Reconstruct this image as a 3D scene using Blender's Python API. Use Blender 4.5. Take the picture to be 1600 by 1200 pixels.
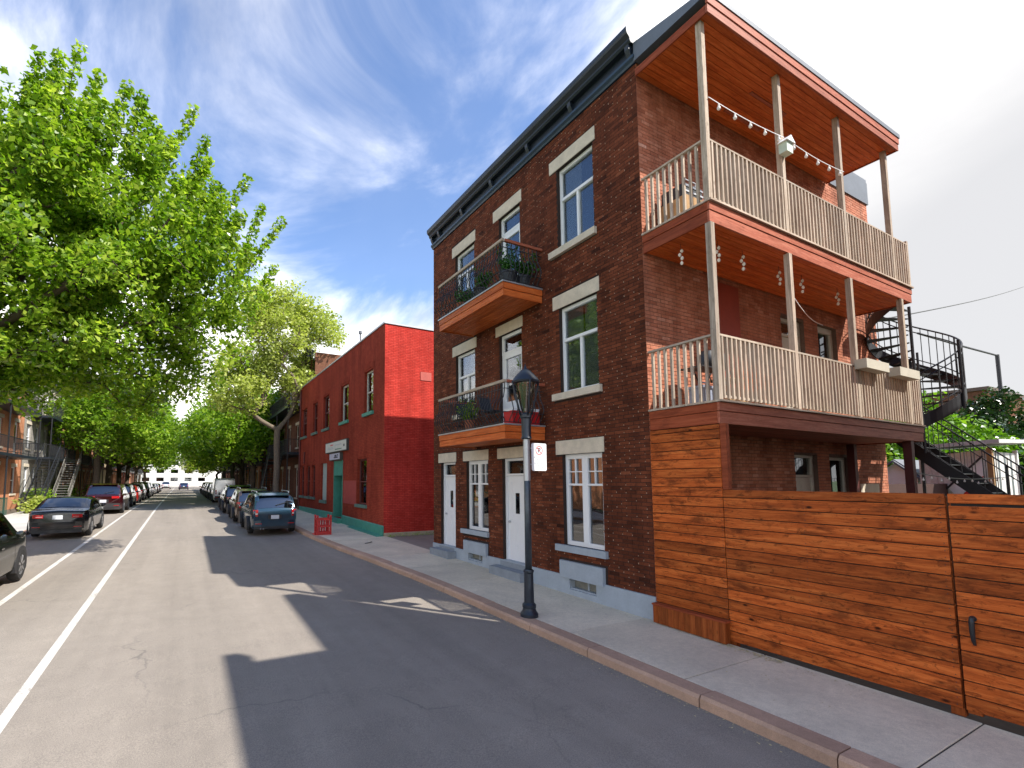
import bpy, math, random
import numpy as np
from mathutils import Vector, Matrix
RND = random.Random(11)
PI = math.pi
sc = bpy.context.scene
COL = sc.collection
for o in list(bpy.data.objects):
    bpy.data.objects.remove(o)

# ------------------------------------------------------------------ camera
cd = bpy.data.cameras.new('camera')
cam = bpy.data.objects.new('camera', cd)
COL.objects.link(cam)
cam.location = (0, 0, 2.3)
cam.rotation_euler = (math.radians(90 + 4.79), 0, math.radians(-27.38))
cd.sensor_width = 36
cd.lens = 16.6655
cd.shift_x = 0.0796
cd.shift_y = 0.0555
cd.clip_start = 0.05
cd.clip_end = 3000
sc.camera = cam

# ------------------------------------------------------------------ sky, sun, exposure
SUN = Vector((0.58, -0.75, 1.0)).normalized()
SUN_EL = math.asin(SUN.z)
SUN_RZ = math.atan2(SUN.x, SUN.y)
world = bpy.data.worlds.new('World')
sc.world = world
world.use_nodes = True
wn = world.node_tree
for n in list(wn.nodes):
    wn.nodes.remove(n)
def wnode(t, **k):
    n = wn.nodes.new(t)
    for a, b in k.items():
        setattr(n, a, b)
    return n
w_out = wnode('ShaderNodeOutputWorld')
w_bg = wnode('ShaderNodeBackground')
w_bg.inputs['Strength'].default_value = 0.15
sky = wnode('ShaderNodeTexSky', sky_type='NISHITA', sun_disc=False)
sky.sun_elevation = SUN_EL
sky.sun_rotation = SUN_RZ
sky.air_density = 1.0
sky.dust_density = 0.3
sky.ozone_density = 2.2
tc = wnode('ShaderNodeTexCoord')
sep = wnode('ShaderNodeSeparateXYZ')
wn.links.new(tc.outputs['Generated'], sep.inputs[0])
# project the view direction on a cloud deck so that the clouds get smaller towards the horizon
mz = wnode('ShaderNodeMath', operation='MAXIMUM'); mz.inputs[1].default_value = 0.0
wn.links.new(sep.outputs['Z'], mz.inputs[0])
ma = wnode('ShaderNodeMath', operation='ADD'); ma.inputs[1].default_value = 0.22
wn.links.new(mz.outputs[0], ma.inputs[0])
dx = wnode('ShaderNodeMath', operation='DIVIDE'); dy = wnode('ShaderNodeMath', operation='DIVIDE')
wn.links.new(sep.outputs['X'], dx.inputs[0]); wn.links.new(ma.outputs[0], dx.inputs[1])
wn.links.new(sep.outputs['Y'], dy.inputs[0]); wn.links.new(ma.outputs[0], dy.inputs[1])
cmb = wnode('ShaderNodeCombineXYZ')
wn.links.new(dx.outputs[0], cmb.inputs[0]); wn.links.new(dy.outputs[0], cmb.inputs[1])
mp = wnode('ShaderNodeMapping')
mp.inputs['Scale'].default_value = (1.0, 0.62, 1)
mp.inputs['Rotation'].default_value = (0, 0, 0.5)
mp.inputs['Location'].default_value = (5.6, 0.4, 0)
wn.links.new(cmb.outputs[0], mp.inputs[0])
cn = wnode('ShaderNodeTexNoise'); cn.inputs['Scale'].default_value = 1.7
cn.inputs['Detail'].default_value = 9; cn.inputs['Roughness'].default_value = 0.58; cn.inputs['Distortion'].default_value = 0.5
wn.links.new(mp.outputs[0], cn.inputs['Vector'])
# an overcast bank lies to the east (+X), and cloud thickens towards the horizon
az = wnode('ShaderNodeMapRange'); az.inputs['From Min'].default_value = 0.48; az.inputs['From Max'].default_value = 0.86
az.inputs['To Min'].default_value = 0.0; az.inputs['To Max'].default_value = 0.55
az.interpolation_type = 'SMOOTHSTEP'
wn.links.new(sep.outputs['X'], az.inputs['Value'])
hz = wnode('ShaderNodeMapRange'); hz.inputs['From Min'].default_value = 0.58; hz.inputs['From Max'].default_value = 0.08
hz.inputs['To Min'].default_value = 0.0; hz.inputs['To Max'].default_value = 0.42
hz.interpolation_type = 'SMOOTHSTEP'
wn.links.new(sep.outputs['Z'], hz.inputs['Value'])
a1 = wnode('ShaderNodeMath', operation='ADD'); a2 = wnode('ShaderNodeMath', operation='ADD')
wn.links.new(cn.outputs['Fac'], a1.inputs[0]); wn.links.new(az.outputs[0], a1.inputs[1])
wn.links.new(a1.outputs[0], a2.inputs[0]); wn.links.new(hz.outputs[0], a2.inputs[1])
cr = wnode('ShaderNodeMapRange'); cr.inputs['From Min'].default_value = 0.52; cr.inputs['From Max'].default_value = 0.84
cr.inputs['To Min'].default_value = 0.02; cr.inputs['To Max'].default_value = 0.97
cr.interpolation_type = 'SMOOTHSTEP'
wn.links.new(a2.outputs[0], cr.inputs['Value'])
mx = wnode('ShaderNodeMix', data_type='RGBA')
wn.links.new(cr.outputs[0], mx.inputs['Factor'])
tint = wnode('ShaderNodeMix', data_type='RGBA', blend_type='MULTIPLY'); tint.inputs['Factor'].default_value = 1.0
tint.inputs['B'].default_value = (0.38, 0.41, 0.465, 1)
wn.links.new(sky.outputs[0], tint.inputs['A'])
wn.links.new(tint.outputs['Result'], mx.inputs['A'])
cc = wnode('ShaderNodeMix', data_type='RGBA')      # bright cumulus, greyer in the overcast bank
cn2 = wnode('ShaderNodeTexNoise'); cn2.inputs['Scale'].default_value = 3.4; cn2.inputs['Detail'].default_value = 7; wn.links.new(mp.outputs[0], cn2.inputs['Vector'])
crp = wnode('ShaderNodeValToRGB'); crp.color_ramp.elements[0].position = 0.35; crp.color_ramp.elements[0].color = (1.9, 1.88, 1.9, 1); crp.color_ramp.elements[1].position = 0.62; crp.color_ramp.elements[1].color = (4.7, 4.5, 4.25, 1)
wn.links.new(cn2.outputs['Fac'], crp.inputs[0]); wn.links.new(crp.outputs[0], cc.inputs['A'])
cc.inputs['B'].default_value = (1.38, 1.37, 1.38, 1)
azm = wnode('ShaderNodeMapRange'); azm.inputs['From Min'].default_value = 0.55; azm.inputs['From Max'].default_value = 0.9
wn.links.new(sep.outputs['X'], azm.inputs['Value'])
wn.links.new(azm.outputs[0], cc.inputs['Factor'])
wn.links.new(cc.outputs['Result'], mx.inputs['B'])
wn.links.new(mx.outputs['Result'], w_bg.inputs['Color'])
wn.links.new(w_bg.outputs[0], w_out.inputs['Surface'])

sd = bpy.data.lights.new('sun', 'SUN')
sd.energy = 2.1
sd.angle = math.radians(0.5)
sd.color = (1.0, 0.95, 0.87)
sun = bpy.data.objects.new('sun', sd)
COL.objects.link(sun)
sun.rotation_euler = SUN.to_track_quat('Z', 'Y').to_euler()
sc.view_settings.view_transform = 'Standard'
sc.view_settings.look = 'None'
sc.view_settings.gamma = 1
sc.view_settings.use_curve_mapping = False
sc.view_settings.exposure = 2.0
sc.render.engine = 'CYCLES'
sc.cycles.use_denoising = True
sc.cycles.max_bounces = 8
sc.cycles.diffuse_bounces = 4
sc.cycles.glossy_bounces = 3
sc.cycles.transmission_bounces = 4
sc.cycles.transparent_max_bounces = 12
sc.cycles.sample_clamp_indirect = 6

# ------------------------------------------------------------------ helpers
def T(v):
    return Matrix.Translation(Vector(v))
WM = {}
def wm(o):
    return WM.get(o.name, Matrix.Identity(4))
def tag(o, label=None, cat=None, group=None, kind=None):
    if label: o['label'] = label
    if cat: o['category'] = cat
    if group: o['group'] = group
    if kind: o['kind'] = kind
    return o
def empty(name, label, cat, loc=(0, 0, 0), group=None, rz=0.0):
    o = bpy.data.objects.new(name, None)
    COL.objects.link(o)
    o.empty_display_size = 0.3
    o.location = loc
    o.rotation_euler = (0, 0, rz)
    WM[o.name] = T(loc) @ Matrix.Rotation(rz, 4, 'Z')
    return tag(o, label, cat, group)
def link(name, me, parent=None, loc=(0, 0, 0), local=False, rot=None):
    o = bpy.data.objects.new(name, me)
    COL.objects.link(o)
    o.location = loc
    if rot: o.rotation_euler = rot
    if parent is not None:
        o.parent = parent
        if not local:
            o.matrix_parent_inverse = wm(parent).inverted()
        else:
            WM[o.name] = wm(parent)
    if parent is not None and not local and any(loc):
        WM[o.name] = T(loc)
    return o

class MB:
    def __init__(s):
        s.v = []; s.f = []; s.t = []; s.tone = 0.5; s.m = []; s.mi = 0
    def add(s, vs, fs):
        b = len(s.v)
        s.v.extend(vs); s.t.extend([s.tone] * len(vs))
        for f in fs:
            s.f.append(tuple(b + i for i in f)); s.m.append(s.mi)
    def quad(s, a, b, c, d):
        s.add([a, b, c, d], [(0, 1, 2, 3)])
    def box(s, x0, x1, y0, y1, z0, z1):
        if x0 > x1: x0, x1 = x1, x0
        if y0 > y1: y0, y1 = y1, y0
        if z0 > z1: z0, z1 = z1, z0
        s.add([(x0, y0, z0), (x1, y0, z0), (x1, y1, z0), (x0, y1, z0), (x0, y0, z1), (x1, y0, z1), (x1, y1, z1), (x0, y1, z1)],
              [(0, 3, 2, 1), (4, 5, 6, 7), (0, 1, 5, 4), (1, 2, 6, 5), (2, 3, 7, 6), (3, 0, 4, 7)])
    def boxP(s, P, u0, u1, v0, v1, w0, w1):
        a = P(u0, v0, w0); b = P(u1, v1, w1)
        s.box(a[0], b[0], a[1], b[1], a[2], b[2])
    def obox(s, c, size, M):
        hx, hy, hz = size[0] / 2, size[1] / 2, size[2] / 2
        c = Vector(c)
        vs = [tuple(c + M @ Vector(p)) for p in [(-hx, -hy, -hz), (hx, -hy, -hz), (hx, hy, -hz), (-hx, hy, -hz), (-hx, -hy, hz), (hx, -hy, hz), (hx, hy, hz), (-hx, hy, hz)]]
        s.add(vs, [(0, 3, 2, 1), (4, 5, 6, 7), (0, 1, 5, 4), (1, 2, 6, 5), (2, 3, 7, 6), (3, 0, 4, 7)])
    def bar(s, a, b, w, h, up=(0, 0, 1)):
        a = Vector(a); b = Vector(b); d = b - a; L = d.length
        if L < 1e-6: return
        d.normalize(); u = Vector(up)
        if abs(d.dot(u)) > 0.99: u = Vector((0, 1, 0))
        sx = d.cross(u).normalized(); sz = sx.cross(d)
        M = Matrix((sx, d, sz)).transposed()
        s.obox((a + b) / 2, (w, L, h), M)
    def tube(s, pts, rad, n=6, cap=True):
        pts = [Vector(p) for p in pts]
        if not hasattr(rad, '__len__'): rad = [rad] * len(pts)
        rings = []; vs = []; fs = []
        prev = None
        for i, p in enumerate(pts):
            if i == 0: d = pts[1] - pts[0]
            elif i == len(pts) - 1: d = pts[-1] - pts[-2]
            else: d = pts[i + 1] - pts[i - 1]
            if d.length < 1e-9: d = Vector((0, 0, 1))
            d.normalize()
            if prev is None:
                r = Vector((1, 0, 0)) if abs(d.x) < 0.9 else Vector((0, 1, 0))
            else:
                r = prev
            r = (r - d * r.dot(d)).normalized(); prev = r
            q = d.cross(r)
            for k in range(n):
                a = 2 * PI * k / n
                vs.append(tuple(p + (r * math.cos(a) + q * math.sin(a)) * rad[i]))
        for i in range(len(pts) - 1):
            for k in range(n):
                k2 = (k + 1) % n
                fs.append((i * n + k, i * n + k2, (i + 1) * n + k2, (i + 1) * n + k))
        if cap:
            fs.append(tuple(range(n - 1, -1, -1))); b = (len(pts) - 1) * n
            fs.append(tuple(b + k for k in range(n)))
        s.add(vs, fs)
    def lathe(s, prof, n=16, c=(0, 0, 0), axis='z'):
        vs = []; fs = []
        for (r, z) in prof:
            for k in range(n):
                a = 2 * PI * k / n
                if axis == 'z': p = (c[0] + r * math.cos(a), c[1] + r * math.sin(a), c[2] + z)
                elif axis == 'x': p = (c[0] + z, c[1] + r * math.cos(a), c[2] + r * math.sin(a))
                else: p = (c[0] + r * math.cos(a), c[1] + z, c[2] + r * math.sin(a))
                vs.append(p)
        for i in range(len(prof) - 1):
            for k in range(n):
                k2 = (k + 1) % n
                fs.append((i * n + k, i * n + k2, (i + 1) * n + k2, (i + 1) * n + k))
        fs.append(tuple(range(n - 1, -1, -1))); b = (len(prof) - 1) * n
        fs.append(tuple(b + k for k in range(n)))
        s.add(vs, fs)
    def prism(s, poly, f0, f1):
        """poly: list of 2d points, f0/f1 map a 2d point to a 3d one at each end"""
        n = len(poly)
        s.add([f0(p) for p in poly] + [f1(p) for p in poly],
              [tuple(range(n - 1, -1, -1)), tuple(range(n, 2 * n))] + [(i, (i + 1) % n, n + (i + 1) % n, n + i) for i in range(n)])
    def mesh(s, name, mats, smooth=False, sharp=None):
        me = bpy.data.meshes.new(name)
        me.from_pydata(s.v, [], s.f)
        if not isinstance(mats, (list, tuple)): mats = [mats]
        for m in mats: me.materials.append(m)
        if len(mats) > 1: me.polygons.foreach_set('material_index', s.m)
        at = me.attributes.new('tone', 'FLOAT', 'POINT')
        at.data.foreach_set('value', s.t)
        if smooth:
            me.polygons.foreach_set('use_smooth', [True] * len(me.polygons))
            if sharp: me.set_sharp_from_angle(angle=math.radians(sharp))
        me.update()
        return me
    def build(s, name, mats, parent=None, kind=None, smooth=False, loc=None, local=False, sharp=None):
        if loc is not None:
            s.v = [(p[0] - loc[0], p[1] - loc[1], p[2] - loc[2]) for p in s.v]
        o = link(name, s.mesh(name, mats, smooth, sharp), parent, loc or (0, 0, 0), local)
        if kind: o['kind'] = kind
        return o
BOXM = {}
def boxobj(name, mat, x0, x1, y0, y1, z0, z1, parent, bev=0.0):
    """one piece as its own object, origin at its centre; equal sizes share one mesh"""
    sx, sy, sz = abs(x1 - x0), abs(y1 - y0), abs(z1 - z0)
    key = (name, mat.name, round(sx, 3), round(sy, 3), round(sz, 3))
    if key not in BOXM:
        m = MB(); hx, hy, hz = sx / 2, sy / 2, sz / 2
        b = bev or min(0.004, sx / 6, sy / 6, sz / 6)
        # box with softened top and bottom edges (chamfer on the long edges)
        vs = []
        for z, k in ((-hz, b), (-hz + b, 0), (hz - b, 0), (hz, b)):
            vs += [(-hx + k, -hy + k, z), (hx - k, -hy + k, z), (hx - k, hy - k, z), (-hx + k, hy - k, z)]
        fs = [(0, 3, 2, 1), (12, 13, 14, 15)]
        for L in range(3):
            for k in range(4):
                fs.append((L * 4 + k, L * 4 + (k + 1) % 4, L * 4 + 4 + (k + 1) % 4, L * 4 + 4 + k))
        m.add(vs, fs)
        BOXM[key] = m.mesh(name, mat)
    return link(name, BOXM[key], parent, ((x0 + x1) / 2, (y0 + y1) / 2, (z0 + z1) / 2))

def L(r, g, b):
    f = lambda c: (c / 255 / 12.92) if c / 255 <= 0.04045 else ((c / 255 + 0.055) / 1.055) ** 2.4
    return (f(r), f(g), f(b), 1)
def C4(c): return (c[0], c[1], c[2], 1)

def new_mat(name):
    m = bpy.data.materials.new(name); m.use_nodes = True
    nt = m.node_tree
    bs = nt.nodes['Principled BSDF']
    return m, nt, bs
def N(nt, t, **k):
    n = nt.nodes.new(t)
    for a, b in k.items(): setattr(n, a, b)
    return n
def coords(nt, scale=(1, 1, 1), rnd=0.0, kind='Object'):
    tc = N(nt, 'ShaderNodeTexCoord'); mp = N(nt, 'ShaderNodeMapping')
    mp.inputs['Scale'].default_value = scale
    nt.links.new(tc.outputs[kind], mp.inputs['Vector'])
    if rnd:
        oi = N(nt, 'ShaderNodeObjectInfo'); mu = N(nt, 'ShaderNodeMath', operation='MULTIPLY'); mu.inputs[1].default_value = rnd
        nt.links.new(oi.outputs['Random'], mu.inputs[0])
        cx = N(nt, 'ShaderNodeCombineXYZ')
        for i in range(3): nt.links.new(mu.outputs[0], cx.inputs[i])
        nt.links.new(cx.outputs[0], mp.inputs['Location'])
    return mp.outputs[0]
def noise_tex(nt, vec, scale, detail=5, rough=0.55, dist=0.0):
    n = N(nt, 'ShaderNodeTexNoise')
    n.inputs['Scale'].default_value = scale; n.inputs['Detail'].default_value = detail
    n.inputs['Roughness'].default_value = rough; n.inputs['Distortion'].default_value = dist
    nt.links.new(vec, n.inputs['Vector'])
    return n.outputs['Fac']
def ramp(nt, fac, stops):
    r = N(nt, 'ShaderNodeValToRGB')
    e = r.color_ramp.elements
    while len(e) < len(stops): e.new(0.5)
    for i, (p, c) in enumerate(stops):
        e[i].position = p; e[i].color = C4(c)
    nt.links.new(fac, r.inputs[0])
    return r.outputs[0]
def mixc(nt, fac, a, b, mode='MIX'):
    m = N(nt, 'ShaderNodeMix', data_type='RGBA', blend_type=mode)
    for s, k in ((fac, 'Factor'), (a, 'A'), (b, 'B')):
        if isinstance(s, (int, float)): m.inputs[k].default_value = s
        elif isinstance(s, tuple): m.inputs[k].default_value = C4(s)
        else: nt.links.new(s, m.inputs[k])
    return m.outputs['Result']
def mathn(nt, op, a, b=None):
    m = N(nt, 'ShaderNodeMath', operation=op)
    for i, s in enumerate((a, b)):
        if s is None: continue
        if isinstance(s, (int, float)): m.inputs[i].default_value = s
        else: nt.links.new(s, m.inputs[i])
    return m.outputs[0]
def bump(nt, bs, h, strength=0.3, dist=0.02):
    b = N(nt, 'ShaderNodeBump'); b.inputs['Strength'].default_value = strength; b.inputs['Distance'].default_value = dist
    nt.links.new(h, b.inputs['Height']); nt.links.new(b.outputs[0], bs.inputs['Normal'])

MC = {}
def plain(name, col, rough=0.6, var=0.25, scale=6.0, metal=0.0, bmp=0.1, spec=0.5, rnd=7.0, coat=0.0):
    """painted or raw surface with blotchy wear"""
    if name in MC: return MC[name]
    m, nt, bs = new_mat(name)
    v = coords(nt, rnd=rnd)
    n1 = noise_tex(nt, v, scale, 6, 0.6)
    n2 = noise_tex(nt, v, scale * 9, 4, 0.6)
    f = mathn(nt, 'ADD', mathn(nt, 'MULTIPLY', n1, 0.65), mathn(nt, 'MULTIPLY', n2, 0.35))
    lo = tuple(c * (1 - var) for c in col[:3]); hi = tuple(min(1, c * (1 + var * 0.8)) for c in col[:3])
    nt.links.new(ramp(nt, f, [(0.3, lo), (0.7, hi)]), bs.inputs['Base Color'])
    bs.inputs['Roughness'].default_value = rough; bs.inputs['Metallic'].default_value = metal
    bs.inputs['Specular IOR Level'].default_value = spec
    if coat:
        bs.inputs['Coat Weight'].default_value = coat; bs.inputs['Coat Roughness'].default_value = 0.05
    if bmp: bump(nt, bs, n2, bmp, 0.01)
    MC[name] = m
    return m
def wood(name, dark, mid, light, axis='y', rough=0.55, knots=0.7, hue=0.25, grey=None, spec=0.12):
    if name in MC: return MC[name]
    m, nt, bs = new_mat(name)
    st = {'x': (0.55, 9, 9), 'y': (9, 0.55, 9), 'z': (9, 9, 0.55)}[axis]
    v = coords(nt, st, rnd=31.0)
    g = noise_tex(nt, v, 2.6, 8, 0.62, 0.7)
    fine = noise_tex(nt, v, 14, 3, 0.6)
    f = mathn(nt, 'ADD', mathn(nt, 'MULTIPLY', g, 0.75), mathn(nt, 'MULTIPLY', fine, 0.25))
    c = ramp(nt, f, [(0.28, dark), (0.48, mid), (0.70, light)])
    # each board its own shade
    oi = N(nt, 'ShaderNodeObjectInfo')
    at = N(nt, 'ShaderNodeAttribute', attribute_name='tone')
    r = mathn(nt, 'FRACT', mathn(nt, 'ADD', oi.outputs['Random'], at.outputs['Fac']))
    sh = ramp(nt, r, [(0.0, (1 - hue,) * 3), (0.5, (1.0, 0.98, 0.94)), (1.0, (1 + hue * 0.7, 1 + hue * 0.5, 1 + hue * 0.4))])
    c = mixc(nt, 1.0, c, sh, 'MULTIPLY')
    # dark weather stains and knots
    v2 = coords(nt, {'x': (1.2, 3, 3), 'y': (3, 1.2, 3), 'z': (3, 3, 1.2)}[axis], rnd=17.0)
    sn = noise_tex(nt, v2, 1.6, 7, 0.68, 0.4)
    c = mixc(nt, mathn(nt, 'MULTIPLY', ramp(nt, sn, [(0.52, (0, 0, 0)), (0.68, (1, 1, 1))]), knots * 0.72), c, tuple(d * 0.55 for d in (dark if grey is None else grey)))
    vo = N(nt, 'ShaderNodeTexVoronoi'); vo.inputs['Scale'].default_value = 3.2
    fs_ = noise_tex(nt, coords(nt, {'x': (3, 9, 9), 'y': (9, 3, 9), 'z': (9, 9, 3)}[axis], rnd=41.0), 1.8, 6, 0.75, 1.2)
    c = mixc(nt, mathn(nt, 'MULTIPLY', ramp(nt, fs_, [(0.54, (0, 0, 0)), (0.62, (1, 1, 1))]), knots * 0.62), c, tuple(d * 0.4 for d in dark))
    v3 = coords(nt, {'x': (0.8, 1.6, 1.6), 'y': (1.6, 0.8, 1.6), 'z': (1.6, 1.6, 0.8)}[axis], rnd=23.0)
    nt.links.new(v3, vo.inputs['Vector'])
    kn = ramp(nt, vo.outputs['Distance'], [(0.05, (1, 1, 1)), (0.12, (0, 0, 0))])
    c = mixc(nt, mathn(nt, 'MULTIPLY', kn, knots), c, tuple(d * 0.3 for d in dark))
    nt.links.new(c, bs.inputs['Base Color'])
    bs.inputs['Roughness'].default_value = rough
    bs.inputs['Specular IOR Level'].default_value = spec
    bump(nt, bs, f, 0.25, 0.006)
    MC[name] = m
    return m
def masonry(name, c1, c2, mortar, plane='yz', scale=1.0, rough=0.85, blotch=0.3, paint=False, bw=0.21, bh=0.067):
    """brick wall too far to pick bricks apart; plane says which way it faces"""
    if name in MC: return MC[name]
    m, nt, bs = new_mat(name)
    tc = N(nt, 'ShaderNodeTexCoord'); sp = N(nt, 'ShaderNodeSeparateXYZ'); cb = N(nt, 'ShaderNodeCombineXYZ')
    nt.links.new(tc.outputs['Object'], sp.inputs[0])
    nt.links.new(sp.outputs['Y' if plane == 'yz' else 'X'], cb.inputs[0]); nt.links.new(sp.outputs['Z'], cb.inputs[1])
    br = N(nt, 'ShaderNodeTexBrick')
    br.inputs['Scale'].default_value = scale; br.inputs['Brick Width'].default_value = bw; br.inputs['Row Height'].default_value = bh
    br.inputs['Mortar Size'].default_value = 0.006 if not paint else 0.010; br.inputs['Mortar Smooth'].default_value = 0.2
    br.inputs['Color1'].default_value = C4(c1); br.inputs['Color2'].default_value = C4(c2); br.inputs['Mortar'].default_value = C4(mortar)
    nt.links.new(cb.outputs[0], br.inputs['Vector'])
    v = coords(nt)
    n = noise_tex(nt, v, 0.55, 7, 0.65); n2 = noise_tex(nt, v, 7, 5, 0.7)
    c = mixc(nt, blotch, br.outputs['Color'], ramp(nt, n, [(0.3, (0.55, 0.55, 0.55)), (0.7, (1.35, 1.35, 1.35))]), 'MULTIPLY')
    c = mixc(nt, blotch, c, ramp(nt, n2, [(0.3, (0.7, 0.7, 0.7)), (0.7, (1.3, 1.3, 1.3))]), 'MULTIPLY')
    mps = N(nt, 'ShaderNodeMapping'); mps.inputs['Scale'].default_value = (1.8, 1.8, 0.22); nt.links.new(v, mps.inputs[0])
    c = mixc(nt, 0.5, c, ramp(nt, noise_tex(nt, mps.outputs[0], 1.2, 7, 0.7), [(0.35, (0.55, 0.55, 0.58)), (0.62, (1.12, 1.1, 1.1))]), 'MULTIPLY')
    if paint:   # flaked spots of bare stone in the paint
        fl = noise_tex(nt, v, 5.5, 4, 0.8)
        c = mixc(nt, ramp(nt, fl, [(0.745, (0, 0, 0)), (0.765, (1, 1, 1))]), c, (0.45, 0.3, 0.25))
    nt.links.new(c, bs.inputs['Base Color'])
    bs.inputs['Roughness'].default_value = rough; bs.inputs['Specular IOR Level'].default_value = 0.06
    h = mathn(nt, 'ADD', mathn(nt, 'MULTIPLY', br.outputs['Fac'], -1.0), mathn(nt, 'MULTIPLY', n2, 0.5))
    bump(nt, bs, h, 0.6, 0.008)
    MC[name] = m
    return m
def brick_geo(name, stops, speck=0.35):
    m, nt, bs = new_mat(name)
    at = N(nt, 'ShaderNodeAttribute', attribute_name='tone')
    tc = N(nt, 'ShaderNodeTexCoord'); geo = N(nt, 'ShaderNodeNewGeometry')
    n = noise_tex(nt, geo.outputs['Position'], 28, 5, 0.7); big = noise_tex(nt, geo.outputs['Position'], 0.9, 6, 0.65)
    f = mathn(nt, 'ADD', mathn(nt, 'MULTIPLY', at.outputs['Fac'], 0.8), mathn(nt, 'MULTIPLY', n, 0.2))
    c = ramp(nt, f, stops)
    c = mixc(nt, speck, c, ramp(nt, n, [(0.3, (0.6, 0.6, 0.6)), (0.7, (1.5, 1.4, 1.35))]), 'MULTIPLY')
    c = mixc(nt, 0.6, c, ramp(nt, big, [(0.3, (0.62, 0.6, 0.6)), (0.7, (1.3, 1.3, 1.3))]), 'MULTIPLY')
    mps = N(nt, 'ShaderNodeMapping'); mps.inputs['Scale'].default_value = (2.6, 2.6, 0.28); nt.links.new(geo.outputs['Position'], mps.inputs[0])
    c = mixc(nt, 0.55, c, ramp(nt, noise_tex(nt, mps.outputs[0], 1.3, 7, 0.7), [(0.35, (0.5, 0.5, 0.5)), (0.6, (1.1, 1.1, 1.1))]), 'MULTIPLY')
    nt.links.new(c, bs.inputs['Base Color'])
    bs.inputs['Roughness'].default_value = 0.8; bs.inputs['Specular IOR Level'].default_value = 0.12
    bump(nt, bs, n, 0.45, 0.006)
    return m
def glass_mat(name, tint=(0.75, 0.8, 0.8), refl=0.35, rough=0.015):
    if name in MC: return MC[name]
    m, nt, bs = new_mat(name)
    nt.nodes.remove(bs)
    out = [n for n in nt.nodes if n.type == 'OUTPUT_MATERIAL'][0]
    tr = N(nt, 'ShaderNodeBsdfTransparent'); tr.inputs[0].default_value = C4(tint)
    gl = N(nt, 'ShaderNodeBsdfGlossy'); gl.inputs['Roughness'].default_value = rough; gl.inputs[0].default_value = (0.95, 0.97, 1, 1)
    v = coords(nt); w = noise_tex(nt, v, 1.3, 2, 0.5)
    b = N(nt, 'ShaderNodeBump'); b.inputs['Strength'].default_value = 0.06; b.inputs['Distance'].default_value = 0.05
    nt.links.new(w, b.inputs['Height']); nt.links.new(b.outputs[0], gl.inputs['Normal'])
    fr = N(nt, 'ShaderNodeFresnel'); fr.inputs[0].default_value = 1.5
    f = mathn(nt, 'MINIMUM', mathn(nt, 'ADD', mathn(nt, 'MULTIPLY', fr.outputs[0], 1.0), refl), 0.95)
    mx = N(nt, 'ShaderNodeMixShader')
    nt.links.new(f, mx.inputs[0]); nt.links.new(tr.outputs[0], mx.inputs[1]); nt.links.new(gl.outputs[0], mx.inputs[2])
    nt.links.new(mx.outputs[0], out.inputs[0])
    MC[name] = m
    return m
def leaf_mat(name, dark, mid, light, trans=0.45):
    m, nt, bs = new_mat(name)
    nt.nodes.remove(bs)
    out = [n for n in nt.nodes if n.type == 'OUTPUT_MATERIAL'][0]
    at = N(nt, 'ShaderNodeAttribute', attribute_name='tone')
    geo = N(nt, 'ShaderNodeNewGeometry')
    n = noise_tex(nt, geo.outputs['Position'], 1.1, 4, 0.6)
    f = mathn(nt, 'ADD', mathn(nt, 'MULTIPLY', at.outputs['Fac'], 0.6), mathn(nt, 'MULTIPLY', n, 0.4))
    c = ramp(nt, f, [(0.2, dark), (0.5, mid), (0.8, light)])
    di = N(nt, 'ShaderNodeBsdfDiffuse'); tl = N(nt, 'ShaderNodeBsdfTranslucent'); gl = N(nt, 'ShaderNodeBsdfGlossy')
    gl.inputs['Roughness'].default_value = 0.35; gl.inputs[0].default_value = (1, 1, 1, 1)
    nt.links.new(c, di.inputs[0])
    ct = mixc(nt, 1.0, c, (1.15, 1.25, 0.55), 'MULTIPLY')
    nt.links.new(ct, tl.inputs[0])
    m1 = N(nt, 'ShaderNodeMixShader'); m1.inputs[0].default_value = trans
    nt.links.new(di.outputs[0], m1.inputs[1]); nt.links.new(tl.outputs[0], m1.inputs[2])
    fr = N(nt, 'ShaderNodeFresnel'); fr.inputs[0].default_value = 1.4
    m2 = N(nt, 'ShaderNodeMixShader')
    nt.links.new(mathn(nt, 'MULTIPLY', fr.outputs[0], 0.12), m2.inputs[0]); nt.links.new(m1.outputs[0], m2.inputs[1]); nt.links.new(gl.outputs[0], m2.inputs[2])
    nt.links.new(m2.outputs[0], out.inputs[0])
    return m

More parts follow.
